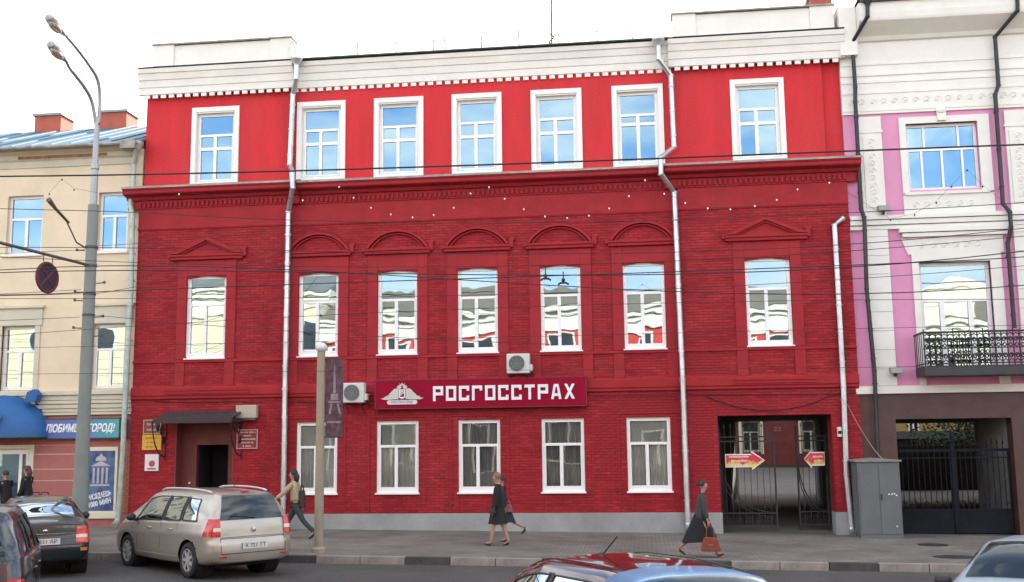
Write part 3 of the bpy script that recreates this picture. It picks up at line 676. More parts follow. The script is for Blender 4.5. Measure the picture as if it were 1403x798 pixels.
aw = empty('blue_dome_awning', (-18.3, 0, 2.6), 'rounded blue shop awning with a small white and orange emblem at the left edge', 'awning')
mb = MB(); N = 16; R0 = 1.42; cxa = -18.22
ring = []
for i in range(N+1):
    th = PI*i/N
    for j in range(9):
        ph = (PI/2)*j/8; ring.append((cxa-R0*math.cos(th), -.02-.88*math.sin(th)**.6*math.sin(ph)*1.0, 2.64+1.22*math.sin(th)*math.cos(ph)**.9))
mb.add(ring, [(i*9+j, i*9+j+1, (i+1)*9+j+1, (i+1)*9+j) for i in range(N) for j in range(8)])
obj('canopy', mb, M('blue_fabric', (.012, .10, .30), .6, var=.12, scale=1.4), aw, smooth=True)
mb = MB(); mb.tube([(cxa-R0*math.cos(PI*i/16), -.02-.90*math.sin(PI*i/16)**.6, 2.63) for i in range(17)], .025, 6); mb.tube([(cxa-1.42*math.cos(PI*i/16), -.03, 2.64+1.22*math.sin(PI*i/16)) for i in range(17)], .05, 6); obj('frame', mb, M('dark_casing'), aw)
mb = MB(); mb.lathe([(.16, 0), (.17, .03), (.05, .035)], (-17.98, -.93, 3.18), 14, 'y'); obj('emblem', mb, M('orange_emblem', (.55, .25, .07), .5, var=.6, scale=12), aw)
mb = MB(); mb.box(-18.4, -17.85, -.955, -.935, 2.93, 3.02); mb.box(-18.35, -17.9, -.955, -.935, 2.80, 2.85); obj('emblem_band', mb, mtx, aw)
fl = empty('wall_floodlight', (-17.25, -.3, 3.55), 'small blue floodlight bracketed above the blue awning', 'floodlight')
mb = MB(); mb.prism([(-17.38, 3.62), (-17.05, 3.62), (-16.98, 3.82), (-17.10, 3.98), (-17.3, 3.9)], -.5, -.25); obj('housing', mb, M('blue_fabric'), fl); mb = MB(); mb.tube([(-17.2, -.3, 3.66), (-17.2, 0, 3.5)], .02, 6); obj('bracket', mb, m_dark, fl)
downpipe(cream, [(-14.33, -.42, 10.98), (-14.36, -.40, 10.85), (-14.52, -.22, 10.46), (-14.53, -.22, 9.95), (-14.58, -.22, 9.3), (-14.46, -.3, 8.97), (-14.42, -.3, 6.71), (-14.46, -.3, 3.97), (-14.47, -.3, 2.18), (-14.5, -.3, 1.06), (-14.54, -.3, .38)], .075, M('grey_green_pipe', (.40, .46, .42), .5, metal=.4, var=.25, scale=4))

# ================================================================== PINK AND WHITE BUILDING (right)
m_pink = M('pink_render', (.66, .27, .44), .7, var=.06, scale=1.5, bump=.15, grime=.05)
m_porph = M('brown_stone_cladding', (.075, .034, .030), .5, var=.22, scale=3, bump=.15, bscale=50)
pink = empty('pink_white_building', (12, 0, 0), 'pink and white stuccoed building with black downpipes and brown stone ground floor', 'building')
PX1 = 34.0
UW = (7.20, 9.04, 8.84, 10.66); LWn = (7.30, 9.10, 3.95, 6.88); PG = (6.47, 9.33, -.6, 2.80)
off = 3.75
ph = [UW, LWn]+[(UW[0]+off*k, UW[1]+off*k, UW[2], UW[3]) for k in range(1, 6)]+[(LWn[0]+off*k, LWn[1]+off*k, LWn[2], LWn[3]) for k in range(1, 6)]
mb = MB(); wall(mb, 5.59, PX1, 3.45, 11.0, .0, .4, ph); obj('wall', mb, m_pink, pink)
mb = MB(); wall(mb, 5.59, PX1, 11.0, 13.95, -.02, .42); obj('attic_wall', mb, m_white, pink)
mb = MB(); wall(mb, 5.585, PX1, -.6, 3.45, -.03, .43, [PG]); obj('street_wall', mb, m_porph, pink)
mb = MB(); mb.box(5.59, 5.9, .4, 12, 3.26, 13.9); wall(mb, 6.45, PX1, -.6, 13.9, 11.7, .3, [(PG[0], 12.8, -.6, 2.83)]); mb.box(5.9, PX1, .4, 11.7, 3.1, 3.25); mb.box(5.9, PX1, .4, 11.7, 8.0, 8.1); mb.box(5.9, PX1, 2.5, 2.6, 3.26, 13.9); obj('inner_shell', mb, m_inner, pink)
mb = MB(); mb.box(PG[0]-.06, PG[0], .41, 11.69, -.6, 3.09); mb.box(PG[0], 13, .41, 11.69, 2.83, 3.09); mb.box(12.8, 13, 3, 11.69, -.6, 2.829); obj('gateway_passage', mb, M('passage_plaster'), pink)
mb = MB(); mb.box(PG[1]+.02, PG[1]+.2, .41, 3.2, -.6, 2.829); obj('passage_wall', mb, M('pale_passage_wall', (.34, .34, .33), .8, var=.25, grime=.3), pink)
mb = MB(); mb.box(5.59, PX1, -.02, 12, 13.96, 14.05); obj('roof', mb, m_roof, pink)
mb = MB()
pr = [(.0, 12.75), (.05, 12.76), (.07, 12.86), (.0, 12.9)]
for z, o in ((12.35, .022), (12.05, .03), (11.85, .022), (11.55, .018), (10.98, .03), (11.06, .02)): mb.box(5.60, PX1, -.02-o, -.019, z, z+.06)
mb.prism([(-.02, 13.0), (-.10, 13.02), (-.16, 13.12), (-.58, 13.40), (-.60, 13.46), (-.62, 13.62), (-.62, 13.9), (-.02, 13.95)], 6.05, PX1, 'x')
mb.box(5.59, 6.04, -.25, -.02, 12.6, 13.95)
obj('entablature', mb, m_white, pink)
def ornament(name, x0, x1, z0, z1, y, vert=False, parent=None, step=.28):
    mb = MB(); n = int((z1-z0 if vert else x1-x0)/step)
    for k in range(n):
        t = (k+.5)*step
        if vert: cx_, cz_ = (x0+x1)/2, z0+t
        else: cx_, cz_ = x0+t, (z0+z1)/2
        s_ = (-1)**k; r_ = min((x1-x0), (z1-z0))*.30
        pts = [(cx_+r_*.9*math.cos(a)*(1-a/9)*s_, y-.014, cz_+r_*math.sin(a)*(1-a/9)) for a in np.linspace(0, 5.2, 10)]
        mb.tube([(p_[0], y-.004, p_[2]) for p_ in pts], .016, 5); mb.sphere((cx_, y-.004, cz_), .035, 6, sc=(1, .5, 1)); mb.tube([(cx_-r_*.8, y-.004, cz_-r_*.6), (cx_, y-.010, cz_+r_*.2*s_), (cx_+r_*.8, y-.004, cz_+r_*.7)], .013, 4)
    obj(name, mb, m_white, parent or pink, kind='stuff')
ornament('relief_frieze', 5.7, 18, 11.16, 11.50, -.02)
mb = MB(); mb.box(6.10, PX1, -.70, -.55, 13.90, 14.02); mb.box(6.05, PX1, -.72, .3, 14.02, 14.06); obj('gutter', mb, M('black_metal', (.035, .035, .04), .45, metal=.4, var=.3), pink)
for z, o in ((3.45, .10), (3.55, .07)): pass
mb = MB(); mb.box(5.50, PX1, -.14, .0, 3.46, 3.60); mb.box(5.55, PX1, -.10, .0, 3.60, 3.66); obj('belt_course', mb, m_white, pink)
mb = MB(); mb.box(5.60, PX1, -.09, .0, 7.80, 7.90); mb.box(5.60, PX1, -.14, .0, 7.92, 8.04); mb.box(5.60, PX1, -.18, .0, 8.06, 8.16); obj('middle_cornice', mb, m_white, pink)
for k in range(5):
    x0 = 5.98+k*3.75; x1 = x0+.58
    mb = MB(); mb.box(x0, x1, -.08, .0, 3.67, 7.79); mb.box(x0, x1, -.07, .0, 8.17, 10.9)
    mb.box(x0-.03, x1+.03, -.09, .0, 10.45, 10.52); p = obj('pilaster', mb, m_white, pink)
    mb = MB(); mb.box(x0+.08, x1-.08, -.095, -.071, 8.4, 10.35); obj('pilaster_panel', mb, m_white, p)
    ornament('pilaster_relief', x0+.12, x1-.12, 8.5, 10.3, -.094, True, step=.2)
    mb = MB()
    for q in range(8): mb.box(x0-.004, x1+.004, -.086, -.079, 4.1+q*.5, 4.112+q*.5)
    obj('pilaster_joint', mb, M('grey_joint', (.35, .34, .33), .8), p, kind='stuff')
PGl = glass('pink_house_glass', (.48, .72, .90), .40, wob=.05)
for k in range(5):
    d = off*k; a, b = UW[0]+d, UW[1]+d
    w = window(pink, a, b, 8.84, 10.66, .16, [(0, .62, 0, .20), (0, .62, .20, .5), (0, .62, .5, .8), (0, .62, .8, 1), (.62, 1, 0, .25), (.62, 1, .25, .76), (.62, 1, .76, 1)], PGl, sill=False, sash=.028)
    mb = MB(); mb.box(a-.17, a, -.05, .1, 8.75, 10.66); mb.box(b, b+.30, -.05, .1, 8.75, 10.66); mb.box(a-.17, b+.30, -.05, .1, 10.66, 10.84); mb.box(a-.13, b+.2, -.09, .1, 8.70, 8.78)
    mb.box(a-.17, b+.30, -.04, .0, 8.17, 8.70); mb.box((a+b)/2-.1, (a+b)/2+.12, -.12, .0, 10.70, 10.98); mb.sphere(((a+b)/2, -.1, 10.98), .13, 8, sc=(1, .5, .8))
    obj('surround', mb, m_white, w)
    ornament('relief_panel', a, b, 8.27, 8.60, -.04)
    a, b = LWn[0]+d, LWn[1]+d
    w = window(pink, a, b, 3.95, 6.88, .16, [(0, .67, 0, .30), (0, .67, .30, .72), (0, .67, .72, 1), (.67, 1, 0, 1)], g_mir if k == 0 else PGl, sill=False, sash=.06, name='balcony_window')
    mb = MB(); mb.box(a-.17, a, -.06, .1, 3.67, 6.88); mb.box(b, b+.28, -.06, .1, 3.67, 6.88); mb.box(a-.17, b+.28, -.06, .1, 6.88, 7.10); mb.box(a-.25, b+.36, -.06, .0, 7.10, 7.55); mb.box(a-.38, b+.50, -.16, .0, 7.56, 7.66); mb.box(a-.46, b+.58, -.20, .0, 7.68, 7.79)
    mb.prism([(a-.25, 7.1), (a-.25, 7.54), (a-.40, 7.54)], -.05, 0); obj('surround', mb, m_white, w)
    ornament('relief_panel', a, b, 7.16, 7.50, -.06)
# balcony with cast-iron railing
m_iron = M('black_iron', (.022, .022, .026), .45, metal=.5, var=.3)
bal = obj('balcony', MB().box(7.05, 9.95, -.95, -.06, 3.86, 4.10), M('black_balcony_fascia', (.03, .03, .035), .5, var=.2), pink, label='black balcony with ornate cast-iron railing')
mb = MB(); mb.box(7.03, 9.97, -.96, -.93, 4.92, 4.97); mb.box(7.03, 9.97, -.955, -.935, 4.14, 4.17); mb.box(7.03, 9.97, -.955, -.935, 4.52, 4.545)
for s in (7.04, 9.94): mb.box(s, s+.025, -.93, -.06, 4.92, 4.97); mb.box(s, s+.02, -.93, -.06, 4.14, 4.17)
obj('rail', mb, m_iron, bal)
def scroll(c, r, s, y, turns=1.35):
    return [(c[0]+s*r*(1-t*.75)*math.cos(2*PI*turns*t), y, c[1]+r*(1-t*.75)*math.sin(2*PI*turns*t)) for t in np.linspace(0, 1, 14)]
for k in range(21):
    x = 7.07+.1435*k; mb = MB()
    mb.box(x-.013, x+.013, -.958, -.932, 4.10, 5.03 if k % 5 == 0 else 4.93)
    if k < 20:
        c = x+.072
        mb.tube(scroll((c, 4.74), .062, 1 if k % 2 else -1, -.945), .019, 5); mb.tube(scroll((c, 4.33), .068, -1 if k % 2 else 1, -.945), .019, 5)
        mb.tube([(c-.05, -.945, 4.60), (c, -.945, 4.655), (c+.05, -.945, 4.60), (c, -.945, 4.55), (c-.05, -.945, 4.60)], .016, 4)
        mb.tube([(c-.06, -.945, 4.86), (c, -.945, 4.90), (c+.06, -.945, 4.86)], .014, 4)
        mb.tube([(c-.05, -.945, 4.2), (c, -.945, 4.25), (c+.05, -.945, 4.2)], .014, 4)
    obj('baluster', mb, m_iron, bal)
for s in (7.05, 9.95):
    mb = MB()
    for k in range(5): mb.box(s-.009, s+.009, -.8+.17*k, -.785+.17*k, 4.1, 4.93)
    obj('side_bars', mb, m_iron, bal)
mk = M('black_metal')
downpipe(pink, [(6.28, -.66, 13.93), (6.26, -.66, 13.5), (5.92, -.18, 12.96), (5.93, -.18, 11.7), (5.90, -.22, 11.3), (5.88, -.22, 8.35), (5.93, -.30, 8.1), (5.93, -.30, 7.75), (5.90, -.24, 6.2), (5.97, -.24, 4.05), (5.93, -.24, 1.8)], .055, mk, shoe=False)
downpipe(pink, [(10.10, -.66, 13.9), (10.08, -.66, 13.42), (9.62, -.18, 12.9), (9.61, -.18, 11.56), (9.5, -.2, 11.3), (9.48, -.2, 8.35), (9.60, -.3, 8.1), (9.60, -.3, 7.7), (9.52, -.2, 7.3), (9.52, -.2, 5.1)], .055, mk, shoe=False)
for x, z in ((6.45, 8.28), (6.5, 4.0)):
    fl = empty('facade_floodlight', (x, -.3, z), 'small grey floodlight on the middle cornice of the pink building' if z > 6 else 'small grey floodlight at the foot of the white pilaster, left of the balcony', 'floodlight')
    mb = MB(); mb.prism([(-.42, z-.03), (-.20, z-.03), (-.16, z+.13), (-.36, z+.11)], x-.15, x+.15, 'x'); obj('housing', mb, M('grey_metal', (.25, .26, .25), .5, metal=.3), fl, bevel=.01)
    mb = MB(); mb.box(x-.03, x+.03, -.25, -.1, z-.1, z-.031); obj('bracket', mb, mk, fl)
# cables on the facade
def cable(name, pts, r, label, mat=None, sag=0, cat='cable', group=None):
    mb = MB(); P = []
    for a, b in zip(pts[:-1], pts[1:]):
        for t in np.linspace(0, 1, 10)[:-1]: P.append((a[0]+(b[0]-a[0])*t, a[1]+(b[1]-a[1])*t, a[2]+(b[2]-a[2])*t-sag*4*t*(1-t)))
    P.append(pts[-1]); mb.tube(P, r, 5); return obj(name, mb, mat or mk, None, label, cat, group)
cable('facade_cable', [(-13.68, -.16, 3.60), (-11.2, -.16, 3.55), (-9.64, -.07, 3.53), (-7.4, -.06, 3.52)], .012, 'thin cable clipped along the brick belt left of the red sign', M('dark_red_cable', (.06, .012, .015), .6), .03)
cable('facade_cable', [(-1.35, -.06, 3.55), (1.3, -.17, 3.53), (1.62, -.17, 3.52), (4.84, -.17, 3.48), (5.5, -.17, 3.5)], .012, 'thin cable clipped along the brick belt right of the red sign', M('dark_red_cable'), .01)
cable('hanging_cable', [(1.62, -.18, 3.50), (4.85, -.18, 3.45)], .016, 'dark cable sagging in a curve above the red gateway', M('dark_red_cable'), .40)
cable('hanging_cable', [(5.25, -.2, 3.2), (5.75, -.2, 2.2), (6.05, -.5, 1.75)], .009, 'pale thin wire drooping down to the grey cabinet', M('pale_wire', (.35, .3, .28), .6), .05)

# ================================================================== COURTYARDS
cy = empty('courtyard_house', (6.5, 30, .8), 'dark red brick house with cream window frames seen through the open gateway', 'house')
m_cb = M('courtyard_brick', (.17, .032, .030), .8, var=.25, scale=2, bump=.3)
CW = [(5.20, 6.20, 1.62, 3.3), (8.35, 9.45, 1.62, 3.3)]+[(5.2-3.3*k, 6.2-3.3*k, 1.62, 3.3) for k in (1, 2)]
mb = MB(); wall(mb, -6, 10.4, .3, 12, 30, 5, CW); obj('wall', mb, m_cb, cy)  # height out of view is raised to keep the yard in shade
mb = MB()
for r in range(3):
    mb.box(-6, 10.4, 29.95-.02*r, 30, .5+.12*r, .55+.12*r)
mb.box(-6, 10.4, 29.9, 30, .3, .95); obj('plinth', mb, M('dark_base', (.07, .05, .045), .8), cy)
mcf = M('cream_frame')
for a, b, c, d in CW:
    w = window(cy, a, b, c, d, 30.1, LB, M('dull_dark_pane', (.03, .035, .035), .3, var=.4), fm=mcf, sill=False, outer=.08)
    mb = MB(); mb.box(a-.14, a, 29.93, 30, c-.1, d); mb.box(b, b+.14, 29.93, 30, c-.1, d); mb.box(a-.3, b+.3, 29.88, 30, d, d+.16); obj('surround', mb, mcf, w)
    mb = MB()
    for k in range(7): mb.box(a+(k+.5)*(b-a)/7-.01, a+(k+.5)*(b-a)/7+.01, 29.96, 29.98, c, d)
    for k in range(4): mb.tube(scroll(((a+b)/2+.22*(-1)**k, c+.3+.4*k), .16, 1, 29.95), .012, 4)
    obj('window_grille', mb, m_iron, w)
hn = empty('house_number', (6.95, 29.95, 2.75), 'faint white number on the courtyard house wall between its windows', 'sign')
text_mesh('digits', '22', M('faint_white', (.25, .20, .18), .7), .32, (7.1, 29.97, 2.82), hn, width=.4, depth=.02)
yh = empty('yellow_courtyard_house', (13.6, 27, .7), 'yellow house far behind the right gateway', 'house')
mb = MB(); wall(mb, 10.5, 22, .3, 11, 28, 5, [(12.1, 12.6, 2.6, 4.0), (13.4, 14.0, 2.2, 3.6)]); obj('wall', mb, M('yellow_render', (.34, .24, .08), .8, var=.15), yh)  # carried up out of view as well, so the sun misses the yard
for a, b, c, d in ((12.1, 12.6, 2.6, 4.0), (13.4, 14.0, 2.2, 3.6)): window(yh, a, b, c, d, 28.1, LB, g_low, sill=False)
def tree(name, x, y, z, h, r, label, seed, group=None):
    rr = np.random.RandomState(seed); t = empty(name, (x, y, z), label, 'tree', group)
    mb = MB(); top = h*.6; mb.tube([(x, y, z), (x+.08, y, z+h*.25), (x-.05, y+.05, z+top), (x, y, z+h*.85)], [.13, .11, .08, .03], 8)
    limbs = []
    for k in range(9):
        a = rr.uniform(0, 6.28); z0 = z+h*rr.uniform(.28, .7); e = (x+math.cos(a)*r*.7, y+math.sin(a)*r*.7, z0+h*rr.uniform(.12, .3)); limbs.append(e)
        mb.tube([(x, y, z0), ((x+e[0])/2, (y+e[1])/2, z0+h*.08), e], [.05, .035, .012], 6)
    obj('trunk', mb, M('bark', (.07, .05, .035), .9, var=.3, bump=.5), t)
    mb = MB()
    for k in range(4600):
        e = limbs[rr.randint(len(limbs))]; d = rr.normal(size=3); d = d/np.linalg.norm(d)*rr.uniform(.2, 1)**.5*r*.55
        c = np.array([e[0]+d[0], e[1]+d[1], e[2]+d[2]*.8]); u = rr.normal(size=3); u /= np.linalg.norm(u); v = np.cross(u, rr.normal(size=3)); v /= np.linalg.norm(v); s = rr.uniform(.05, .10)
        mb.add([c-u*s, c+v*s*.5, c+u*s, c-v*s*.5], [(0, 1, 2, 3)])
    obj('crown', mb, M('foliage', (.018, .03, .010), .7, var=.4, scale=1.3, island=.35), t)
tree('courtyard_tree', 14.0, 17, .5, 4.4, 2.6, 'dark leafy tree behind the right gateway, in front of the yellow house', 3)
tree('courtyard_tree', 17.2, 19, .6, 4.4, 2.6, 'smaller leafy tree farther back behind the right gateway', 5)
dw = obj('added_dark_wall', MB().box(6.9, 12.7, 13.2, 13.5, 0, 2.0), M('gateway_shade_boards', (.035, .028, .022), .9, var=.4), None, 'dark plank wall added in the yard to darken the right gateway', 'wall')  # added block: near-black boards stand for the shade inside the gateway
sh = empty('added_dark_shed', (11, 15, .4), 'low dark shed added to darken the yard behind the right gateway', 'shed')  # invented shed, put in so that the gateway looks dark
mb = MB(); mb.box(9.9, 15.5, 21.6, 23.2, .4, 2.25); obj('wall', mb, M('gateway_shade_boards', (.035, .028, .022), .9, var=.4), sh); mb = MB(); mb.prism([(21.3, 2.25), (23.4, 2.25), (23.4, 2.6)], 9.7, 15.7, 'x'); obj('roof', mb, M('gateway_shade_roof', (.03, .03, .03), .95, spec=.1), sh)  # roof blackened too, against sun glare in the gateway
yf = MB()
for k in range(24): yf.box(10.2+.22*k, 10.25+.22*k, 21.0, 21.04, .5, 1.55)
yf.box(10.2, 15.4, 21.04, 21.07, .9, .96); yf.box(10.2, 15.4, 21.04, 21.07, 1.35, 1.41)
obj('yard_fence', yf, M('grey_wood', (.20, .17, .13), .9, var=.3), None, 'low weathered fence crossing the yard behind the right gateway', 'fence')

# ================================================================== GATES
def bar(mb, x, z0, z1, y, w=.014): mb.box(x-w/2, x+w/2, y-w/2, y+w/2, z0, z1)
m_gate = M('grey_iron', (.030, .031, .034), .7, metal=.1, var=.35)
def leaf(name, x0, x1, y, z0, z1, label, swing=None, brace=True):
    g = empty(name, (x0, y, z0), label, 'gate', None)
    P = []
    def part(nm, mb_): P.append((nm, mb_))
    mb = MB(); mb.box(0, .045, -.02, .02, 0, z1-z0); mb.box(x1-x0-.045, x1-x0, -.02, .02, 0, z1-z0-.25)
    for z in (.12, .45, z1-z0-.42, z1-z0-.30): mb.box(.045, x1-x0-.045, -.015, .015, z, z+.035)
    part('frame', mb); n = int((x1-x0)/.15)
    for k in range(1, n):
        x = (x1-x0)*k/n; mb = MB(); bar(mb, x, .155, z1-z0-.05, 0, .014)
        mb.add([(x-.03, 0, z1-z0-.05), (x, -.008, z1-z0-.02), (x+.03, 0, z1-z0-.05), (x, 0, z1-z0+.10), (x, .008, z1-z0-.02)], [(0, 1, 3), (1, 2, 3), (2, 4, 3), (4, 0, 3), (0, 4, 2, 1)])
        part('bar', mb)
    mb = MB(); W = x1-x0
    mb.tube([(W-.03-(W-.08)*math.sin(a), .02, .47+1.35*(1-math.cos(a))) for a in np.linspace(0, PI/2, 14)], .016, 6)
    mb.tube([(W-.03-(W-.08)*math.sin(a), .02, .36+1.20*(1-math.cos(a))) for a in np.linspace(0, PI/2, 14)], .012, 6)
    for k in range(int(W/.27)): mb.tube(scroll((.18+.27*k, .30), .09, 1, .0), .01, 5)
    part('scrollwork', mb)
    for nm, m_ in P: obj(nm, m_, m_gate, g, local=True)
    if swing: g.rotation_euler.z = swing
    return g
leaf('iron_gate_leaf', 1.95, 3.42, .32, -.06, 2.68, 'left leaf of the iron gate in the red gateway, closed, with a curved brace')
leaf('iron_gate_leaf', 4.02, 4.83, .75, -.06, 2.68, 'right leaf of the iron gate in the red gateway, swung inwards', swing=.12)
def print_line(p, x, z, w, h, y, mat, seed=0):
    """a line of print too small to read: separate little strokes"""
    r = np.random.RandomState(seed+int(w*100)); mb = MB(); q = x-w/2
    while q < x+w/2-.01:
        d = min(r.uniform(.6, 1.1)*h, x+w/2-q); mb.box(q, q+d*.75, y-.004, y, z-h/2, z+h/2*r.uniform(.5, 1)); q += d*(1.0 if r.rand() > .15 else 1.8)
    obj('print_line', mb, mat, p, kind='stuff')
def arrow(name, pts, y, label, lines, tx, tz, tw):
    a = empty(name, (tx, y, min(p[1] for p in pts)), label, 'sign')
    cx_ = sum(p[0] for p in pts)/len(pts); cz_ = sum(p[1] for p in pts)/len(pts)
    mb = MB(); mb.prism(pts, y-.02, y+.01); obj('border', mb, M('white_border', (.80, .78, .62), .5, var=.04), a)
    def fn(n, l, b):
        t = n.new('ShaderNodeTexCoord'); s = n.new('ShaderNodeSeparateXYZ'); l.new(t.outputs['Object'], s.inputs[0]); z = n.new('ShaderNodeTexNoise'); z.inputs['Scale'].default_value = 5; l.new(t.outputs['Object'], z.inputs['Vector'])
        q = n.new('ShaderNodeMath'); q.operation = 'MULTIPLY_ADD'; q.inputs[1].default_value = 2.0; q.inputs[2].default_value = .5; l.new(s.outputs[2], q.inputs[0]); w_ = n.new('ShaderNodeMath'); w_.operation = 'MULTIPLY_ADD'; w_.inputs[1].default_value = 1.0; l.new(z.outputs['Fac'], w_.inputs[0]); l.new(q.outputs[0], w_.inputs[2])
        c = n.new('ShaderNodeValToRGB'); e = c.color_ramp.elements; e[0].position = .85; e[0].color = (.72, .60, .12, 1); e[1].position = 1.12; e[1].color = (.62, .03, .09, 1); l.new(w_.outputs[0], c.inputs[0]); l.new(c.outputs[0], b.inputs['Base Color'])
    inn = [(cx_+(p-cx_)*.955, cz_+(q-cz_)*.82) for p, q in pts]
    mb = MB(); mb.prism(inn, y-.024, y-.0205); obj('print', mb, M2('red_yellow_print', fn), a)
    for i, tt in enumerate(lines): print_line(a, tx, tz-.11*i, tw*tt, .05, y-.024, M('cream_lettering', (.75, .70, .55), .5, var=.02), i)
arrow('arrow_sign', [(2.11, 1.60), (2.80, 1.60), (2.80, 1.53), (3.14, 1.775), (2.80, 2.03), (2.80, 1.95), (2.11, 1.95)], .25, 'red and yellow arrow sign pointing right on the left gate leaf', [1, .8, .9], 2.47, 1.88, .52)
arrow('arrow_sign', [(4.70, 1.62), (4.36, 1.62), (4.36, 1.56), (4.17, 1.80), (4.36, 2.02), (4.36, 1.98), (4.70, 1.98)], .42, 'small red and yellow arrow sign pointing left on the right gate leaf', [1, .8], 4.53, 1.86, .26)
bg2 = empty('black_iron_gate', (7.9, .3, -.15), 'wide black iron gate with spiked bars and solid base under the pink building', 'gate')
m_g2 = M('blue_black_iron', (.012, .014, .018), .85, spec=.2, var=.3)
for (x0, x1) in ((6.50, 7.86), (7.96, 9.30)):
    mb = MB(); mb.box(x0, x1, .29, .31, -.12, .50); mb.box(x0, x1, .275, .325, .44, .50); mb.box(x0, x1, .275, .325, -.12, -.06); obj('base_panel', mb, m_g2, bg2)
    mb = MB(); mb.box(x0, x1, .28, .32, 1.95, 2.02); mb.box(x0, x1, .285, .315, 1.78, 1.81); mb.box(x0, x0+.04, .28, .32, .5, 1.95); mb.box(x1-.04, x1, .28, .32, .5, 1.95); obj('rail', mb, m_g2, bg2)
    n = 10
    for k in range(1, n):
        x = x0+(x1-x0)*k/n; mb = MB(); bar(mb, x, .50, 2.12, .30, .018); hh = .10+.06*math.sin(PI*k/n)
        mb.add([(x-.03, .3, 2.12), (x, .292, 2.14), (x+.03, .3, 2.12), (x, .3, 2.16+hh), (x, .308, 2.14)], [(0, 1, 3), (1, 2, 3), (2, 4, 3), (4, 0, 3), (0, 4, 2, 1)])
        if k % 2: mb.tube(scroll((x, .62), .07, 1, .30), .009, 5)
        obj('bar', mb, m_g2, bg2)
mb = MB(); mb.box(7.86, 7.96, .25, .35, -.14, 2.16); mb.lathe([(.06, 2.16), (.08, 2.2), (.03, 2.27), (.05, 2.33), (.005, 2.46)], (7.91, .3, 0), 8); obj('post', mb, m_g2, bg2)

gm = MB()
for k in range(420):
    x = rng.uniform(-16, 9); y = -6.62-abs(rng.normal())*.22 if rng.rand() < .6 else rng.uniform(-6.4, -.1); z = gz(x)+(-.146 if y < -6.55 else .004); s_ = rng.uniform(.012, .035); a = rng.uniform(0, 6.28)
    gm.add([(x+s_*math.cos(a+q), y+s_*math.sin(a+q)*.8, z+rng.uniform(.001, .010)) for q in (0, 1.4, 3.0, 4.6)], [(0, 1, 2, 3)])
obj('street_grit', gm, M('grit', (.16, .12, .08), .9, var=.6, scale=30, island=.5), None, 'dry leaves and grit scattered along the kerb and pavement', 'litter', kind='stuff')
# ================================================================== SIGNS AND FITTINGS ON THE RED FACADE
sg = empty('red_company_sign', (-4.4, -.13, 3.28), 'long crimson sign with white block letters and a winged emblem above the ground floor windows', 'sign')
m_sred = M('crimson_acrylic', (.28, .002, .024), .6, var=.05, scale=1, spec=.12); m_slet = M('white_acrylic', (.78, .79, .82), .4, var=.02)
mb = MB(); mb.box(-7.26, -1.52, -.25, -.02, 3.29, 4.03); obj('panel', mb, m_sred, sg, bevel=.012)
mb = MB(); mb.box(-7.28, -1.50, -.255, -.02, 4.03, 4.06); mb.box(-7.28, -1.50, -.255, -.02, 3.26, 3.29); mb.box(-7.29, -7.26, -.255, -.02, 3.26, 4.06); mb.box(-1.52, -1.49, -.255, -.02, 3.26, 4.06); obj('casing', mb, M('crimson_casing', (.16, .01, .025), .5, var=.2), sg)
# block letters drawn on a 4 x 5 cell grid (x right, z up)
LET = {'Р': [(0, 0, 1, 5), (1, 4, 4, 5), (3, 2.9, 4, 4), (1, 1.9, 4, 2.9)], 'О': [(0, 0, 1, 5), (3, 0, 4, 5), (1, 4, 3, 5), (1, 0, 3, 1)],
       'С': [(0, 0, 1, 5), (1, 4, 4, 5), (3, 3.3, 4, 4), (1, 0, 4, 1), (3, 1, 4, 1.7)], 'Г': [(0, 0, 1, 5), (1, 4, 4, 5), (3, 3.3, 4, 4)], 'Т': [(0, 4, 4, 5), (1.5, 0, 2.5, 4)],
       'А': [[(0, 0), (1.1, 5), (2.9, 5), (4, 0), (3, 0), (2.75, 1.1), (1.25, 1.1), (1, 0)]], 'Х': None}
word = 'РОСГОССТРАХ'; lx0, lx1, lz0, lz1 = -5.66, -1.73, 3.46, 3.86; pitch = (lx1-lx0)/11.0; lw = pitch*.78
for i, ch in enumerate(word):
    mb = MB(); ox = lx0+i*pitch; sx = lw/4; sz = (lz1-lz0)/5; y0, y1 = -.285, -.2505
    if ch == 'А':
        for poly in ([(0, 0), (1.1, 5), (2.0, 5), (2.0, 4.1), (1.75, 4.1), (1, 0)], [(4, 0), (2.9, 5), (2.0, 5), (2.0, 4.1), (2.25, 4.1), (3, 0)], [(1.2, 1.0), (2.8, 1.0), (2.65, 1.9), (1.35, 1.9)]):
            mb.prism([(ox+p*sx, lz0+q*sz) for p, q in poly], y0, y1)
    elif ch == 'Х':
        for poly in ([(0, 0), (1.1, 0), (4, 5), (2.9, 5)], [(0, 5), (1.1, 5), (4, 0), (2.9, 0)]): mb.prism([(ox+p*sx, lz0+q*sz) for p, q in poly], y0+(.001 if poly[0][1] else 0), y1)
    else:
        for a, b, c, d in LET[ch]: mb.box(ox+a*sx, ox+c*sx, y0, y1, lz0+b*sz, lz0+d*sz)
    obj('letter', mb, m_slet, sg)
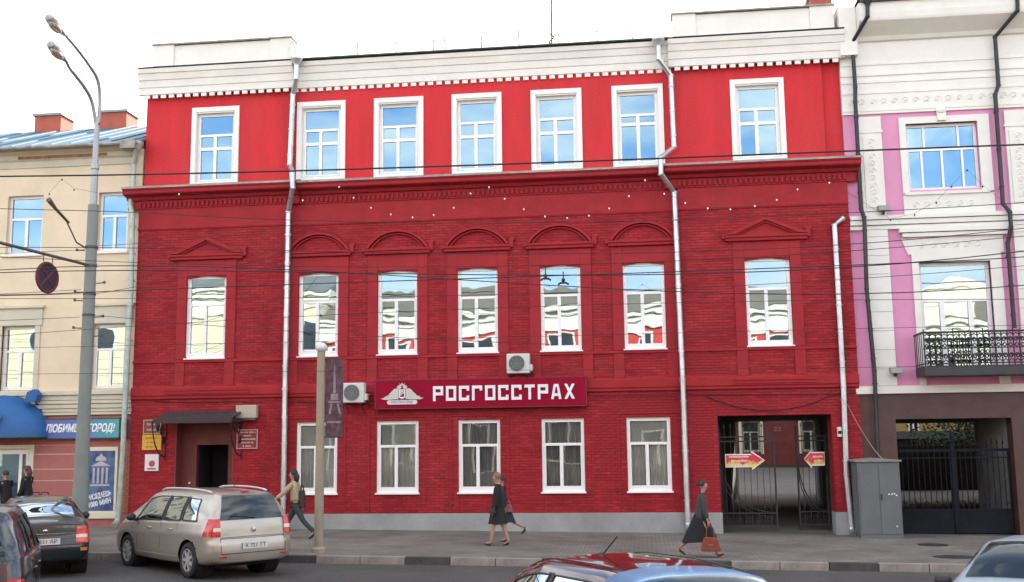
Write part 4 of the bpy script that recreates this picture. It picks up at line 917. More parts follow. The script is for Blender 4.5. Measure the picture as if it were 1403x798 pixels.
# winged emblem: two wings of three feathers, crown, shield, ribbon
m_em = M('silver_emblem', (.55, .52, .50), .45, var=.15, scale=8); cx_, cz_ = -6.52, 3.66
for s in (-1, 1):
    for k, (za, zb, L) in enumerate(((.02, .17, .40), (-.05, .06, .52), (-.10, -.03, .60))):
        mb = MB(); mb.prism([(cx_+s*.10, cz_+zb), (cx_+s*.22, cz_+zb-.02), (cx_+s*L, cz_+za-.05+(.02*k)), (cx_+s*(L-.1), cz_+za-.065+.01*k), (cx_+s*.10, cz_+za-.03)], -.262-.004*k, -.2505); obj('wing_feather', mb, m_em, sg)
mb = MB(); mb.prism([(cx_-.085, cz_-.09), (cx_-.085, cz_+.13), (cx_+.085, cz_+.13), (cx_+.085, cz_-.09), (cx_, cz_-.13)], -.275, -.2505); obj('shield', mb, m_slet, sg)
mb = MB(); mb.box(cx_-.055, cx_+.055, -.28, -.2755, cz_-.07, cz_+.10); obj('shield_field', mb, m_sred, sg)
text_mesh('shield_letter', 'Р', m_slet, .16, (cx_, -.283, cz_+.012), sg, depth=.004, bold=.004)
mb = MB()
for s in (-1, 1): mb.lathe([(.001, -.01), (.055, -.008), (.055, .008), (.001, .01)], (cx_+s*.075, -.262, cz_+.195), 10, 'y'); mb.prism([(cx_+s*.10, cz_+.20), (cx_+s*.155, cz_+.185), (cx_+s*.12, cz_+.235)], -.268, -.2505)
mb.prism([(cx_-.06, cz_+.235), (cx_-.075, cz_+.30), (cx_-.03, cz_+.265), (cx_, cz_+.315), (cx_+.03, cz_+.265), (cx_+.075, cz_+.30), (cx_+.06, cz_+.235)], -.268, -.2505)
obj('crown', mb, m_em, sg)
mb = MB(); mb.box(cx_-.36, cx_+.36, -.272, -.2505, cz_-.275, cz_-.155); mb.lathe([(.001, -.011), (.06, -.0105), (.06, .0105), (.001, .011)], (cx_-.36, -.2613, cz_-.215), 12, 'y'); mb.lathe([(.001, -.011), (.06, -.0105), (.06, .0105), (.001, .011)], (cx_+.36, -.2613, cz_-.215), 12, 'y'); obj('ribbon', mb, M('pale_ribbon', (.62, .62, .60), .5), sg)
text_mesh('ribbon_lettering', 'РОСГОССТРАХ', M('dark_lettering', (.12, .11, .11), .6), .09, (cx_, -.275, cz_-.215), sg, width=.60, depth=.003)

def ac(x0, z0, w, h, label, y=-.42):
    a = empty('air_conditioner', (x0+w/2, y, z0), label, 'air conditioner', 'outdoor air conditioners on the brick wall')
    mw_ = M('ac_white', (.62, .62, .58), .5, var=.06, grime=.2)
    mb = MB(); mb.box(x0, x0+w*.90, y, y+.26, z0, z0+h); obj('casing', mb, mw_, a, bevel=.02)
    mb = MB(); mb.box(x0+w*.9, x0+w, y+.04, y+.24, z0+.06, z0+h*.45); obj('valve_cover', mb, mw_, a, bevel=.012)
    mb = MB(); c = (x0+w*.40, y-.006, z0+h*.5); mb.lathe([(h*.40, -.008), (h*.40, .012), (.001, .013)], c, 22, 'y'); obj('fan_well', mb, M('fan_shadow', (.10, .11, .11), .7), a)
    mb = MB()
    for r in (.10, .18, .26, .34, .40):
        mb.tube([(c[0]+h*r*math.cos(t), c[1]-.016, c[2]+h*r*math.sin(t)) for t in np.linspace(0, 2*PI, 25)], .004, 5, cap=False)
    for k in range(8): mb.tube([(c[0], c[1]-.018, c[2]), (c[0]+h*.4*math.cos(k*PI/4), c[1]-.018, c[2]+h*.4*math.sin(k*PI/4))], .003, 4)
    obj('fan_grille', mb, M('grille_grey', (.34, .35, .34), .5), a)
    mb = MB()
    for x in (x0+.08, x0+w*.75): mb.box(x, x+.03, y+.02, -.01, z0-.04, z0-.002); mb.box(x, x+.03, y+.24, -.02, z0-.30, z0-.04) if False else mb.tube([(x+.015, y+.05, z0-.03), (x+.015, -.02, z0-.28)], .012, 5)
    mb.tube([(x0+w*.95, y+.15, z0+.08), (x0+w*1.0, y+.3, z0-.05), (x0+w*.97, -.03, z0-.12)], .014, 6); obj('bracket', mb, mk, a)
ac(-3.62, 4.16, .69, .53, 'white air conditioner above the crimson sign')
ac(-8.16, 3.45, .68, .54, 'white air conditioner left of the crimson sign, beside the banner')

cn = empty('entrance_canopy', (-12.2, -.1, 3.0), 'dark corrugated metal canopy over the entrance with wrought-iron brackets', 'canopy')
mb = MB(); N = 44; X0, X1 = -13.28, -11.05
for k in range(N+1):
    x = X0+(X1-X0)*k/N; o = .014*(1 if k % 2 else -1); mb.v += [(x, -.98, 3.09+o), (x, -.13, 3.30+o), (x, -.98, 3.075+o), (x, -.13, 3.285+o)]
for k in range(N):
    a, b = 4*k, 4*k+4; mb.f += [(a, b, b+1, a+1), (a+3, b+3, b+2, a+2), (a+2, b+2, b, a)]; mb.m += [0]*3
obj('corrugated_roof', mb, M('dark_grey_sheet', (.07, .07, .078), .5, metal=.3, var=.25), cn)
mb = MB(); mb.box(X0, X1, -1.0, -.97, 2.95, 3.07); mb.box(X0, X0+.03, -.97, -.13, 2.98, 3.06); mb.box(X1-.03, X1, -.97, -.13, 2.98, 3.06); obj('frame', mb, M('canopy_frame', (.04, .02, .022), .6), cn)
for x in (X0-.05, X1-.06):
    mb = MB(); mb.box(x, x+.03, -.16, -.13, 1.95, 3.05); mb.box(x, x+.03, -.97, -.16, 3.0, 3.04)
    mb.tube([(x+.015, -.15-.8*math.sin(a), 2.05+.95*(1-math.cos(a))) for a in np.linspace(0, PI/2, 12)], .018, 6)
    for c, r in (((-.35, 2.78), .15), ((-.62, 2.86), .11), ((-.25, 2.5), .10)):
        mb.tube([(x+.015, c[0]+r*(1-t*.7)*math.cos(9*t), c[1]+r*(1-t*.7)*math.sin(9*t)) for t in np.linspace(0, 1, 18)], .014, 5)
        mb.tube([(x+.015, c[0]-r*(1-t*.7)*math.cos(9*t)*.7, c[1]-.05-r*(1-t*.7)*math.sin(9*t)*.7) for t in np.linspace(0, 1, 16)], .012, 5)
    obj('scroll_bracket', mb, m_iron, cn)

def plaque(name, x0, x1, z0, z1, col, label, frame=None, lines=(), tcol=(.3, .03, .03), y=-.165, cat='plaque', extra=None):
    p = empty(name, ((x0+x1)/2, y, z0), label, cat)
    mb = MB(); mb.box(x0, x1, y, -.125, z0, z1); obj('plate', mb, M(name+'_plate', col, .4, var=.06), p)
    if frame:
        mb = MB(); t = .022; mb.box(x0, x0+t, y-.012, y, z0, z1); mb.box(x1-t, x1, y-.012, y, z0, z1); mb.box(x0+t, x1-t, y-.012, y, z0, z0+t); mb.box(x0+t, x1-t, y-.012, y, z1-t, z1); obj('frame', mb, M(name+'_frame', frame, .45, var=.05), p)
    n = len(lines)
    for i, tt in enumerate(lines):
        zz = z1-(i+.8)*(z1-z0)/(n+.6); print_line(p, (x0+x1)/2, zz, (x1-x0)*tt, (z1-z0)/(n+.6)*.45, y, M(name+'_ink', tcol, .6), i)
    if extra: extra(p)
    return p
plaque('yellow_plaque', -13.98, -13.42, 2.24, 2.66, (.62, .36, .03), 'yellow plaque with red print left of the entrance canopy', None, (.7, .5, .6), (.40, .12, .02))
plaque('crimson_plaque', -13.96, -13.44, 2.68, 3.08, (.17, .03, .04), 'crimson plaque with a brass frame above the yellow plaque', (.50, .36, .12), (.6, .6), (.45, .30, .15))
def px(p):
    mb = MB(); mb.lathe([(.001, -.004), (.09, -.003), (.09, .003), (.001, .004)], (-13.67, -.17, 1.86), 14, 'y'); mb.box(-13.80, -13.55, -.172, -.166, 1.70, 1.74); obj('red_stamp', mb, M('red_ink', (.48, .06, .10), .6, var=.4, scale=20), p)
plaque('white_notice', -13.88, -13.48, 1.66, 2.12, (.72, .71, .70), 'white notice with a red stamp below the yellow plaque', None, (), extra=px)
plaque('dark_red_plaque', -11.22, -10.62, 2.24, 2.77, (.20, .02, .03), 'dark red plaque with pale frame and lettering right of the entrance', (.55, .38, .34), (.8, .35, .8, .6, .4), (.58, .42, .38))
wl = empty('beige_wall_lamp', (-10.93, -.2, 3.0), 'beige box-shaped wall lamp above the dark red plaque', 'lamp')
mb = MB(); mb.box(-11.22, -10.63, -.30, -.125, 3.08, 3.44); obj('housing', mb, M('beige_box', (.46, .38, .30), .6, var=.06), wl, bevel=.015)
mb = MB(); mb.box(-11.20, -10.65, -.31, -.14, 3.02, 3.08); obj('lens', mb, M('dark_lens', (.06, .07, .07), .2), wl)
mt = empty('meter_box', (5.08, -.15, 2.34), 'small cream box behind the short downpipe right of the gateway', 'box')
mb = MB(); mb.box(4.96, 5.06, -.26, -.12, 2.36, 2.62); obj('housing', mb, M('cream_frame'), mt, bevel=.02); mb = MB(); mb.box(4.97, 5.05, -.265, -.26, 2.44, 2.52); obj('dial', mb, m_dark, mt)

cb = empty('electrical_cabinet', (5.72, -1.1, gz(5.7)), 'tall grey steel electrical cabinet on the pavement between the two gateways', 'cabinet')
m_cab = M('cabinet_grey', (.115, .132, .136), .5, var=.12, scale=2, bump=.1, grime=.18)
zb = gz(5.7)-.02
mb = MB(); mb.box(5.24, 6.26, -1.05, -.15, zb, 1.74); obj('casing', mb, m_cab, cb, bevel=.015)
mb = MB(); mb.prism([(5.19, 1.74), (6.31, 1.74), (6.31, 1.78), (5.75, 1.83), (5.19, 1.78)], -1.10, -.12); obj('lid', mb, M('cabinet_lid', (.24, .24, .22), .6, var=.3, grime=.4), cb)
mb = MB(); mb.box(5.28, 5.742, -1.065, -1.049, zb+.12, 1.68); obj('door', mb, m_cab, cb, bevel=.006); mb = MB(); mb.box(5.752, 6.22, -1.065, -1.049, zb+.12, 1.68); dd = obj('door', mb, m_cab, cb, bevel=.006)
mb = MB(); mb.box(5.77, 5.80, -1.09, -1.065, .8, .95); obj('handle', mb, mk, dd)
mb = MB()
for x, z in ((5.95, .93), (6.02, .93), (6.08, .94), (6.13, .9), (6.1, .15)): mb.box(x, x+.035, -1.0675, -1.0655, z, z+.03)
obj('sticker_scraps', mb, mtx, dd, kind='stuff')

# ================================================================== STREET FURNITURE
m_conc = M('grey_pole', (.20, .23, .215), .65, var=.14, scale=1.2, bump=.2, bscale=25, grime=.2)
PXp, PYp = -12.85, -5.4
lp = empty('street_lamp', (PXp, PYp, gz(PXp)), 'tall grey tapered street lamp pole with two curved arms at the kerb', 'street lamp')
mb = MB(); mb.lathe([(.20, 0), (.195, .6), (.17, 1.6), (.145, 3), (.135, 5.5), (.12, 7.95)], (PXp, PYp, gz(PXp)), 20); mb.lathe([(.23, 0), (.23, .10), (.205, .12)], (PXp, PYp, gz(PXp)), 20); obj('pole', mb, m_conc, lp, smooth=False)
mb = MB(); mb.lathe([(.085, 7.8), (.08, 8.9), (.098, 8.92), (.098, 9.0), (.07, 9.03), (.06, 10.2)], (PXp, PYp, 0), 14); obj('upper_pole', mb, M('galvanised_pole', (.36, .37, .38), .45, metal=.5, var=.15), lp)
for tag_, yoff, ztop in (('a', 2.1, 11.60), ('b', 1.75, 11.12)):
    dx = .10 if tag_ == 'a' else -.04
    P = [(PXp+dx*.3, PYp, 10.0), (PXp+dx*.6, PYp-.02, ztop-1.05), (PXp+dx, PYp-.22, ztop-.58), (PXp+dx, PYp-.62, ztop-.34), (PXp+dx, PYp-1.2, ztop-.14), (PXp+dx, PYp-yoff+.35, ztop)]
    mb = MB(); mb.tube(curve(P), .042, 8); arm = obj('arm', mb, M('galvanised_pole'), lp, smooth=True)
    hy = PYp-yoff; mb = MB(); st = 0
    mb.lathe([(.01, -.36), (.05, -.34), (.08, -.2), (.125, .02), (.135, .18), (.10, .33), (.01, .38)], (0, 0, 0), 12, 'y', sc=(1, 1, .75))
    mb.xf(Matrix.Translation((PXp+dx, hy, ztop+.06)) @ Matrix.Rotation(math.radians(-14), 4, 'X') @ Matrix.Rotation(PI, 4, 'Z'))
    obj('lamp_head', mb, M('lamp_shell', (.40, .41, .42), .5, metal=.2), lp)
    mb = MB(); mb.sphere((0, 0, 0), .12, 12, sc=(.95, 1.9, .55)); mb.xf(Matrix.Translation((PXp+dx, hy-.06, ztop+.0)) @ Matrix.Rotation(math.radians(-14), 4, 'X')); obj('lamp_lens', mb, M('lamp_lens', (.45, .42, .34), .15, var=.5, scale=18), lp, smooth=True)
mb = MB(); mb.tube([(PXp, PYp, 6.58), (PXp, -10.5, 6.42)], .035, 8); 
for z in (6.58, 7.02, 5.4, 5.9): mb.lathe([(.145, z-.03), (.145, z+.03)], (PXp, PYp, 0), 16)
obj('bracket_arm', mb, M('rusty_bracket', (.10, .085, .07), .7, var=.3), lp)
mb = MB()
for z, s in ((5.1, -1), (5.35, 1), (5.75, -1), (6.15, 1), (4.9, 1), (6.95, -1), (5.95, -1)): mb.tube([(PXp+s*.16, PYp, z), (PXp+s*.34, PYp, z+.01)], .014, 5); mb.lathe([(.03, -.03), (.03, .03)], (PXp+s*.36, PYp, z+.02), 8)
obj('insulator_pin', mb, M('rusty_bracket'), lp)
hp = empty('camera_bracket', (PXp, -6.6, 7.3), 'small tilted spotlight on a thin bent bracket left of the lamp pole', 'spotlight')
mb = MB(); mb.tube([(PXp-.17, PYp, 7.02), (PXp-.1, -5.9, 7.05), (PXp, -6.5, 7.38), (PXp, -6.55, 7.46)], .018, 6); obj('bracket', mb, M('rusty_bracket'), hp)
mb = MB(); mb.tube([(PXp, -6.45, 7.40), (PXp, -7.0, 7.60), (PXp, -7.3, 7.74)], [.03, .035, .06], 10); obj('housing', mb, M('rusty_bracket'), hp)
# round no-stopping sign hung from the bracket arm
ns = empty('round_road_sign', (PXp, -7.2, 5.68), 'round dark blue road sign with red rim and red cross hanging from the pole bracket', 'road sign')
mb = MB(); mb.lathe([(.001, -.01), (.35, -.01), (.35, .01), (.001, .01)], (0, 0, 0), 28, 'x'); sgp = []
def hang(nm, m_, mat):
    m_.xf(Matrix.Translation((PXp, -7.2, 6.02)) @ Matrix.Rotation(math.radians(-10), 4, 'Z')); return obj(nm, m_, mat, ns)
hang('disc', mb, M('road_sign_blue', (.022, .018, .035), .7, var=.25))
mb = MB(); mb.tube([(.0, .315*math.cos(t), .315*math.sin(t)) for t in np.linspace(0, 2*PI, 33)], .036, 6, cap=False); hang('rim', mb, M('road_sign_red', (.14, .015, .03), .7, var=.1))
mb = MB()
for s in (-1, 1): mb.tube([(.012, -.21*s, -.21), (.012, .21*s, .21)], .02, 5)
hang('cross', mb, M('road_sign_red'))
mb = MB(); mb.tube([(0, -.14, .33), (0, -.14, .47)], .01, 5); mb.tube([(0, .14, .33), (0, .14, .47)], .01, 5); hang('hanger', mb, mk)

pp = empty('banner_post', (-7.07, -5.86, gz(-7)), 'slim beige lantern post with a white ball lamp at the kerb', 'lamp post')
m_post = M('beige_post', (.31, .265, .19), .65, var=.12, scale=3, bump=.15, grime=.15)
mb = MB(); mb.lathe([(.10, 0), (.098, 1.5), (.093, 3), (.09, 4.35)], (-7.07, -5.86, gz(-7)), 14); mb.lathe([(.16, 0), (.16, .08), (.12, .12)], (-7.07, -5.86, gz(-7)), 14); obj('post', mb, m_post, pp)
mb = MB(); mb.sphere((-7.07, -5.86, 4.47), .135, 14, sc=(1, 1, .85)); obj('ball_lamp', mb, M('opal_ball', (.62, .64, .62), .3, var=.04), pp, smooth=True)
def bannermat(n, l, b):
    t = n.new('ShaderNodeTexCoord'); z = n.new('ShaderNodeTexNoise'); z.inputs['Scale'].default_value = 7; z.inputs['Detail'].default_value = 6; l.new(t.outputs['Object'], z.inputs['Vector'])
    s = n.new('ShaderNodeSeparateXYZ'); l.new(t.outputs['Object'], s.inputs[0]); r = n.new('ShaderNodeValToRGB'); e = r.color_ramp.elements; e[0].position = .35; e[0].color = (.045, .012, .022, 1); e[1].position = .75; e[1].color = (.13, .07, .10, 1)
    l.new(z.outputs['Fac'], r.inputs[0]); l.new(r.outputs[0], b.inputs['Base Color']); b.inputs['Roughness'].default_value = .6
bn = empty('street_banner', (-6.78, -5.86, 2.5), 'narrow dark maroon banner showing a tower, hung on the beige post', 'banner')
mb = MB(); mb.box(-6.95, -6.56, -5.87, -5.855, 2.50, 4.20); obj('cloth', mb, M2('maroon_banner_print', bannermat), bn)
mb = MB(); mb.tube([(-7.05, -5.86, 4.21), (-6.55, -5.86, 4.21)], .012, 6); mb.tube([(-7.05, -5.86, 2.49), (-6.55, -5.86, 2.49)], .012, 6); obj('rod', mb, mk, bn)
mb = MB(); y0, y1 = -5.875, -5.871
mb.prism([(-6.79, 3.45), (-6.77, 3.95), (-6.755, 4.1), (-6.74, 3.95), (-6.72, 3.45)], y0, y1); mb.box(-6.84, -6.67, y0, y1, 3.30, 3.44); mb.box(-6.89, -6.62, y0, y1, 3.24, 3.275)
mb.prism([(-6.88, 3.0), (-6.84, 3.22), (-6.80, 3.22), (-6.84, 3.0)], y0, y1); mb.prism([(-6.70, 3.22), (-6.66, 3.22), (-6.60, 3.0), (-6.65, 3.0)], y0, y1); mb.box(-6.92, -6.6, y0, y1, 2.80, 2.84)
obj('printed_tower', mb, M('banner_pale_print', (.24, .19, .22), .6, var=.4, scale=15), bn)

rk = empty('bicycle_rack', (-16.1, -1.5, gz(-16)), 'low dark metal rack with two rounded hoops behind the dark saloon', 'rack')
for c in (-16.28, -16.02):
    mb = MB(); mb.tube([(c-.16, -1.5, 0), (c-.15, -1.5, 1.02), (c-.08, -1.5, 1.15), (c+.08, -1.5, 1.15), (c+.15, -1.5, 1.02), (c+.16, -1.5, 0)], .018, 6); mb.tube([(c-.1, -1.5, 1.05), (c+.1, -1.5, 1.05)], .012, 5); obj('hoop', mb, m_gate, rk)
mh = MB(); mh.lathe([(.34, .0), (.34, .012), (.30, .018), (.001, .018)], (6.55, -2.6, gz(6.5)-.004), 24); obj('manhole_cover', mh, M('cast_iron', (.045, .045, .045), .6, metal=.4, var=.3, bump=.6, bscale=40), None, 'round iron manhole cover in the pavement before the black gate', 'manhole cover')
mh = MB(); mh.lathe([(.34, .0), (.34, .012), (.30, .018), (.001, .018)], (6.3, -5.2, gz(6.3)-.004), 24, sc=(1.3, 1, 1)); obj('manhole_cover', mh, M('cast_iron'), None, 'dark manhole cover close to the kerb, right of the cabinet', 'manhole cover')

# ================================================================== OVERHEAD WIRES AND FESTOON
m_wire = M('wire_black', (.012, .012, .014), .6)
WIRES = [(-9, .022, [(-12.91, 7.84), (-6.74, 7.69), (-2.39, 7.62), (1.75, 7.61), (6.99, 7.57)], 'thickest black wire, crossing in front of the top storey windows'),
 (-8, .010, [(-10.36, 7.21), (-7.06, 6.9), (-2.09, 6.69), (2.62, 6.61), (7.26, 6.71)], 'thin wire sagging in front of the brick frieze'),
 (-10, .009, [(-12.17, 6.16), (-6.37, 5.88), (-2.29, 5.72), (1.59, 5.61), (6.52, 5.85)], 'thin wire crossing the arched window hoods'),
 (-10.4, .008, [(-11.9, 5.9), (-6.23, 5.52), (-2.24, 5.43), (2.28, 5.42), (6.37, 5.64)], 'thin wire at the tops of the middle windows'),
 (-11, .012, [(-11.49, 5.49), (-6.02, 5.33), (-2.17, 5.15), (2.2, 5.08), (6.15, 5.28)], 'black wire across the upper lights of the middle windows, hooks hang on it'),
 (-11.5, .011, [(-11, 5.45), (-6.76, 5.33), (-4.58, 5.2), (-2.11, 4.93), (.27, 4.72), (2.35, 4.64), (5.93, 4.66)], 'wire slanting down from the left window to the right pediment window'),
 (-12, .011, [(-10.81, 4.93), (-8.33, 4.87), (-5.68, 4.97), (-2.05, 5.01), (2.07, 4.92), (5.79, 5.03)], 'wire rising slightly to the left of the middle windows'),
 (-8, .008, [(-13.41, 5.47), (-7.04, 5.3), (-1.67, 5.24), (2.56, 5.3), (7.17, 5.5)], 'thin wire level with the transoms of the middle windows'),
 (-10, .007, [(-12.07, 4.44), (-6.35, 4.69), (.29, 4.7), (6.43, 4.63)], 'faint wire through the middle window sashes'),
 (-9, .006, [(-7.2, 4.3), (-3, 4.3), (.29, 4.28), (3.75, 4.3), (6.74, 4.28)], 'faint wire low across the middle windows'),
 (-9, .006, [(-4, 3.70), (-0.0, 3.63), (3.71, 3.6), (6.69, 3.57)], 'faint lowest wire crossing the downpipe to the balcony')]
for Y, r, pts, lab in WIRES:
    xs = [p[0] for p in pts]; zs = [p[1] for p in pts]; co_ = np.polyfit(xs, zs, 3 if len(xs) > 4 else 2); lo = -30; mb = MB(); P = []
    for x in np.linspace(-30, 26, 60):
        if x < xs[0]: z = zs[0]+(x-xs[0])*np.polyval(np.polyder(co_), xs[0])*.6
        elif x > xs[-1]: z = zs[-1]+(x-xs[-1])*np.polyval(np.polyder(co_), xs[-1])*.6
        else: z = np.polyval(co_, x)
        P.append((x, Y, z))
    mb.tube(P, r*.75, 6); obj('overhead_wire', mb, m_wire, None, lab, 'wire', 'overhead wires strung along the street')
SHORT = [((-20, -9.5, 6.3), (-12.95, -5.5, 6.95), 'wire running from the lamp pole past the left window, upper one'), ((-20, -10, 5.3), (-13, -5.5, 6.0), 'thin wire rising to the lamp pole below the bracket arm'),
 ((-20, -12, 5.2), (-13, -5.5, 5.9), 'lower of the thin wires left of the lamp pole'), ((-20, -9, 5.0), (-13, -5.5, 5.35), 'thin wire level with the round road sign'),
 ((-12.7, -5.4, 7.05), (-7.0, -7.5, 6.95), 'short wire leaving the lamp pole towards the pediment'), ((-12.7, -5.4, 5.4), (-1.5, -10, 4.04), 'wire slanting down from the lamp pole across the brick wall'),
 ((-12.7, -5.4, 5.9), (-9.2, -1.2, 7.6), 'thin stay wire from the lamp pole to the downpipe')]
for a, b, lab in SHORT:
    mb = MB(); A = Vector(a); B = Vector(b); mb.tube([A+(B-A)*t-Vector((0, 0, .5*t*(1-t)*.6)) for t in np.linspace(0, 1, 14)], .006, 5); obj('overhead_wire', mb, m_wire, None, lab, 'wire', 'overhead wires strung along the street')
hk = empty('wire_hooks', (-1.37, -11, 5.0), 'pair of black insulator hooks hanging on a wire before the fifth middle window', 'hooks')
for x, z in ((-1.58, 5.04), (-1.28, 4.96)):
    mb = MB(); mb.tube([(x, -11, z+.02), (x, -11, z+.22)], .010, 6); mb.tube([(x-.09, -11, z), (x-.05, -11, z+.03), (x+.05, -11, z+.03), (x+.09, -11, z)], .018, 6); mb.lathe([(.02, .05), (.035, .08), (.02, .11)], (x, -11, z), 8); obj('hook', mb, m_wire, hk)
BULBS = [(-12.9, 7.89), (-12.62, 8.2), (-12.32, 7.96), (-10.28, 7.54), (-9.89, 7.76), (-7.11, 7.51), (-6.31, 7.77), (-5.99, 7.52), (-5.61, 7.29), (-5.18, 7.13), (-4.71, 7.05), (-4.26, 7.08), (-3.83, 7.22), (-3.47, 7.51), (-3.08, 7.63), (-2.75, 7.37), (-2.35, 7.13), (-1.91, 6.96), (-1.45, 6.91), (-1.0, 6.94), (-0.58, 7.08), (-0.17, 7.32), (0.17, 7.64), (0.55, 7.34), (0.97, 7.13), (1.42, 7.0), (1.87, 6.96), (2.36, 7.01), (2.8, 7.12), (3.22, 7.32), (3.85, 7.43), (4.99, 6.62), (5.46, 6.71), (5.89, 6.94), (6.2, 7.25), (6.52, 7.57), (6.79, 7.23), (7.12, 6.92)]
fs = empty('festoon_string', (-3, -7.2, 6.9), 'zigzag festoon string of small white bulbs hanging before the brick frieze', 'string lights')
mb = MB(); mb.tube([(x, -7.2, z+.03) for x, z in BULBS], .003, 4); obj('flex', mb, m_wire, fs)
sb = MB(); sb.sphere((0, 0, 0), .018, 8, sc=(1, 1, 1.2)); sm = bpy.data.meshes.new('bulb'); sm.from_pydata(sb.v, [], sb.f); sm.materials.append(M('bulb_glass', (.80, .78, .74), .25, var=.02)); sm2 = sm.copy(); sm2.materials.clear(); sm2.materials.append(mk)
for i, (x, z) in enumerate(BULBS): link('bulb', sm if 3 < i < 31 else sm2, fs, (x, -7.2, z))

# ================================================================== ACROSS THE STREET (seen only as reflections)
def opposite(name, x0, x1, col, label, h1, h2, mcol, roofc, winz, pitch):
    o = empty(name, ((x0+x1)/2, -34.2, 0), label, 'building')
    mb = MB(); mb.box(x0, x1, -44, -34.2, 4.4, h1); b_ = MB(); b_.box(x0, x1, -44, -34.22, -.4, 4.4); obj('ground_storey', b_, M('opposite_dark_grey', (.16, .16, .155), .8, var=.3, scale=.6), o); obj('wall', mb, M(name+'_wall', col, .7, var=.08), o)  # ground storey set darker than the wall above, for dimmer reflections
    mb = MB(); mb.box(x0-.1, x1+.1, -44, -34.05, h1, h1+.55); mb.box(x0-.1, x1+.1, -44, -33.95, h1+.80, h2-.3); mb.box(x0-.1, x1+.1, -44, -33.7, h2-.3, h2); mb.box(x0, x1, -44, -34.15, h1+.55, h1+.8); obj('cornice', mb, M(name+'_trim', mcol, .7, var=.05), o)
    mb = MB(); mb.prism([(-33.6, h2), (-40, h2+2.1), (-46, h2)], x0, x1, 'x'); obj('roof', mb, M(name+'_roof', roofc, .7, var=.2, scale=1.0), o)
    n = int((x1-x0)/pitch)
    for z0, z1 in winz:
        for k in range(n):
            x = x0+(k+.5)*(x1-x0)/n; mb = MB(); mb.box(x-.7, x+.7, -34.2, -34.12, z0-.1, z1+.1); f = obj('window', mb, m_whitetrim, o); mb = MB(); mb.box(x-.55, x+.55, -34.12, -34.10, z0, z1); obj('pane', mb, M('far_dark_glass', (.05, .06, .07), .08, var=.2), f)
opposite('opposite_red_house', -19, 12, (.55, .05, .04), 'red house with broad cream frieze across the street', 8.7, 10.1, (.80, .78, .70), (.22, .19, .15), ((1, 3.2), (5.9, 8.4)), 2.4)
opposite('opposite_cream_house', -60, -19.2, (.72, .68, .48), 'cream house across the street, facing the left bay', 10.5, 12.0, (.85, .82, .70), (.20, .22, .22), ((1, 3.2), (4.8, 7.0), (7.8, 9.6)), 3.4)
opposite('opposite_gabled_house', 12.2, 44, (.76, .70, .60), 'pale yellow house across the street, facing the balcony', 7.4, 8.8, (.86, .82, .70), (.24, .2, .16), ((1, 3.2), (4.8, 6.8)), 3.3)
mb = MB(); mb.box(15.5, 19.5, -38, -33.9, 8.8, 10.4); mb.prism([(15.3, 10.4), (17.5, 11.2), (19.7, 10.4)], -38, -33.8); obj('opposite_attic', mb, M('opposite_gabled_house_wall'), None, 'cream attic block standing on the roof of the pale yellow house', 'attic')
# ================================================================== VEHICLES
def lerp(x, xs, ys): return float(np.interp(x, xs, ys))
def smooth_table(xs, ys):
    """monotone-ish cubic through the table"""
    xs = np.array(xs, float); ys = np.array(ys, float); h = np.diff(xs); d = np.diff(ys)/h; m = np.zeros(len(xs)); m[0] = d[0]; m[-1] = d[-1]
    for i in range(1, len(xs)-1): m[i] = 0 if d[i-1]*d[i] <= 0 else 2*d[i-1]*d[i]/(d[i-1]+d[i])
    def f(x):
        x = min(max(x, xs[0]), xs[-1]); i = min(len(h)-1, max(0, int(np.searchsorted(xs, x)-1))); t = (x-xs[i])/h[i]
        return ys[i]*(2*t**3-3*t*t+1)+h[i]*m[i]*(t**3-2*t*t+t)+ys[i+1]*(-2*t**3+3*t*t)+h[i]*m[i+1]*(t**3-t*t)
    return f
m_rub = M('tyre_rubber', (.020, .020, .021), .85, var=.2, bump=.2); m_trimb = M('black_plastic_trim', (.022, .022, .024), .55, var=.15)
m_alloy = M('alloy_wheel', (.42, .42, .42), .4, metal=.15, var=.1, scale=6); m_arch = M('arch_shadow', (.010, .010, .010), .95)
m_tail = M('tail_lamp_red', (.55, .015, .02), .12, var=.12, scale=9, coat=.6); m_clearl = M('lamp_clear', (.65, .60, .58), .12, var=.2, scale=14, coat=.5); m_orng = M('lamp_amber', (.60, .16, .03), .15, coat=.5)
m_plate = M('number_plate_white', (.60, .60, .57), .5, var=.06); m_int = M('car_interior', (.03, .03, .032), .9, var=.3)
g_car = glass('car_glass', (.42, .48, .52), .06, wob=.03, trans=(.30, .33, .33))
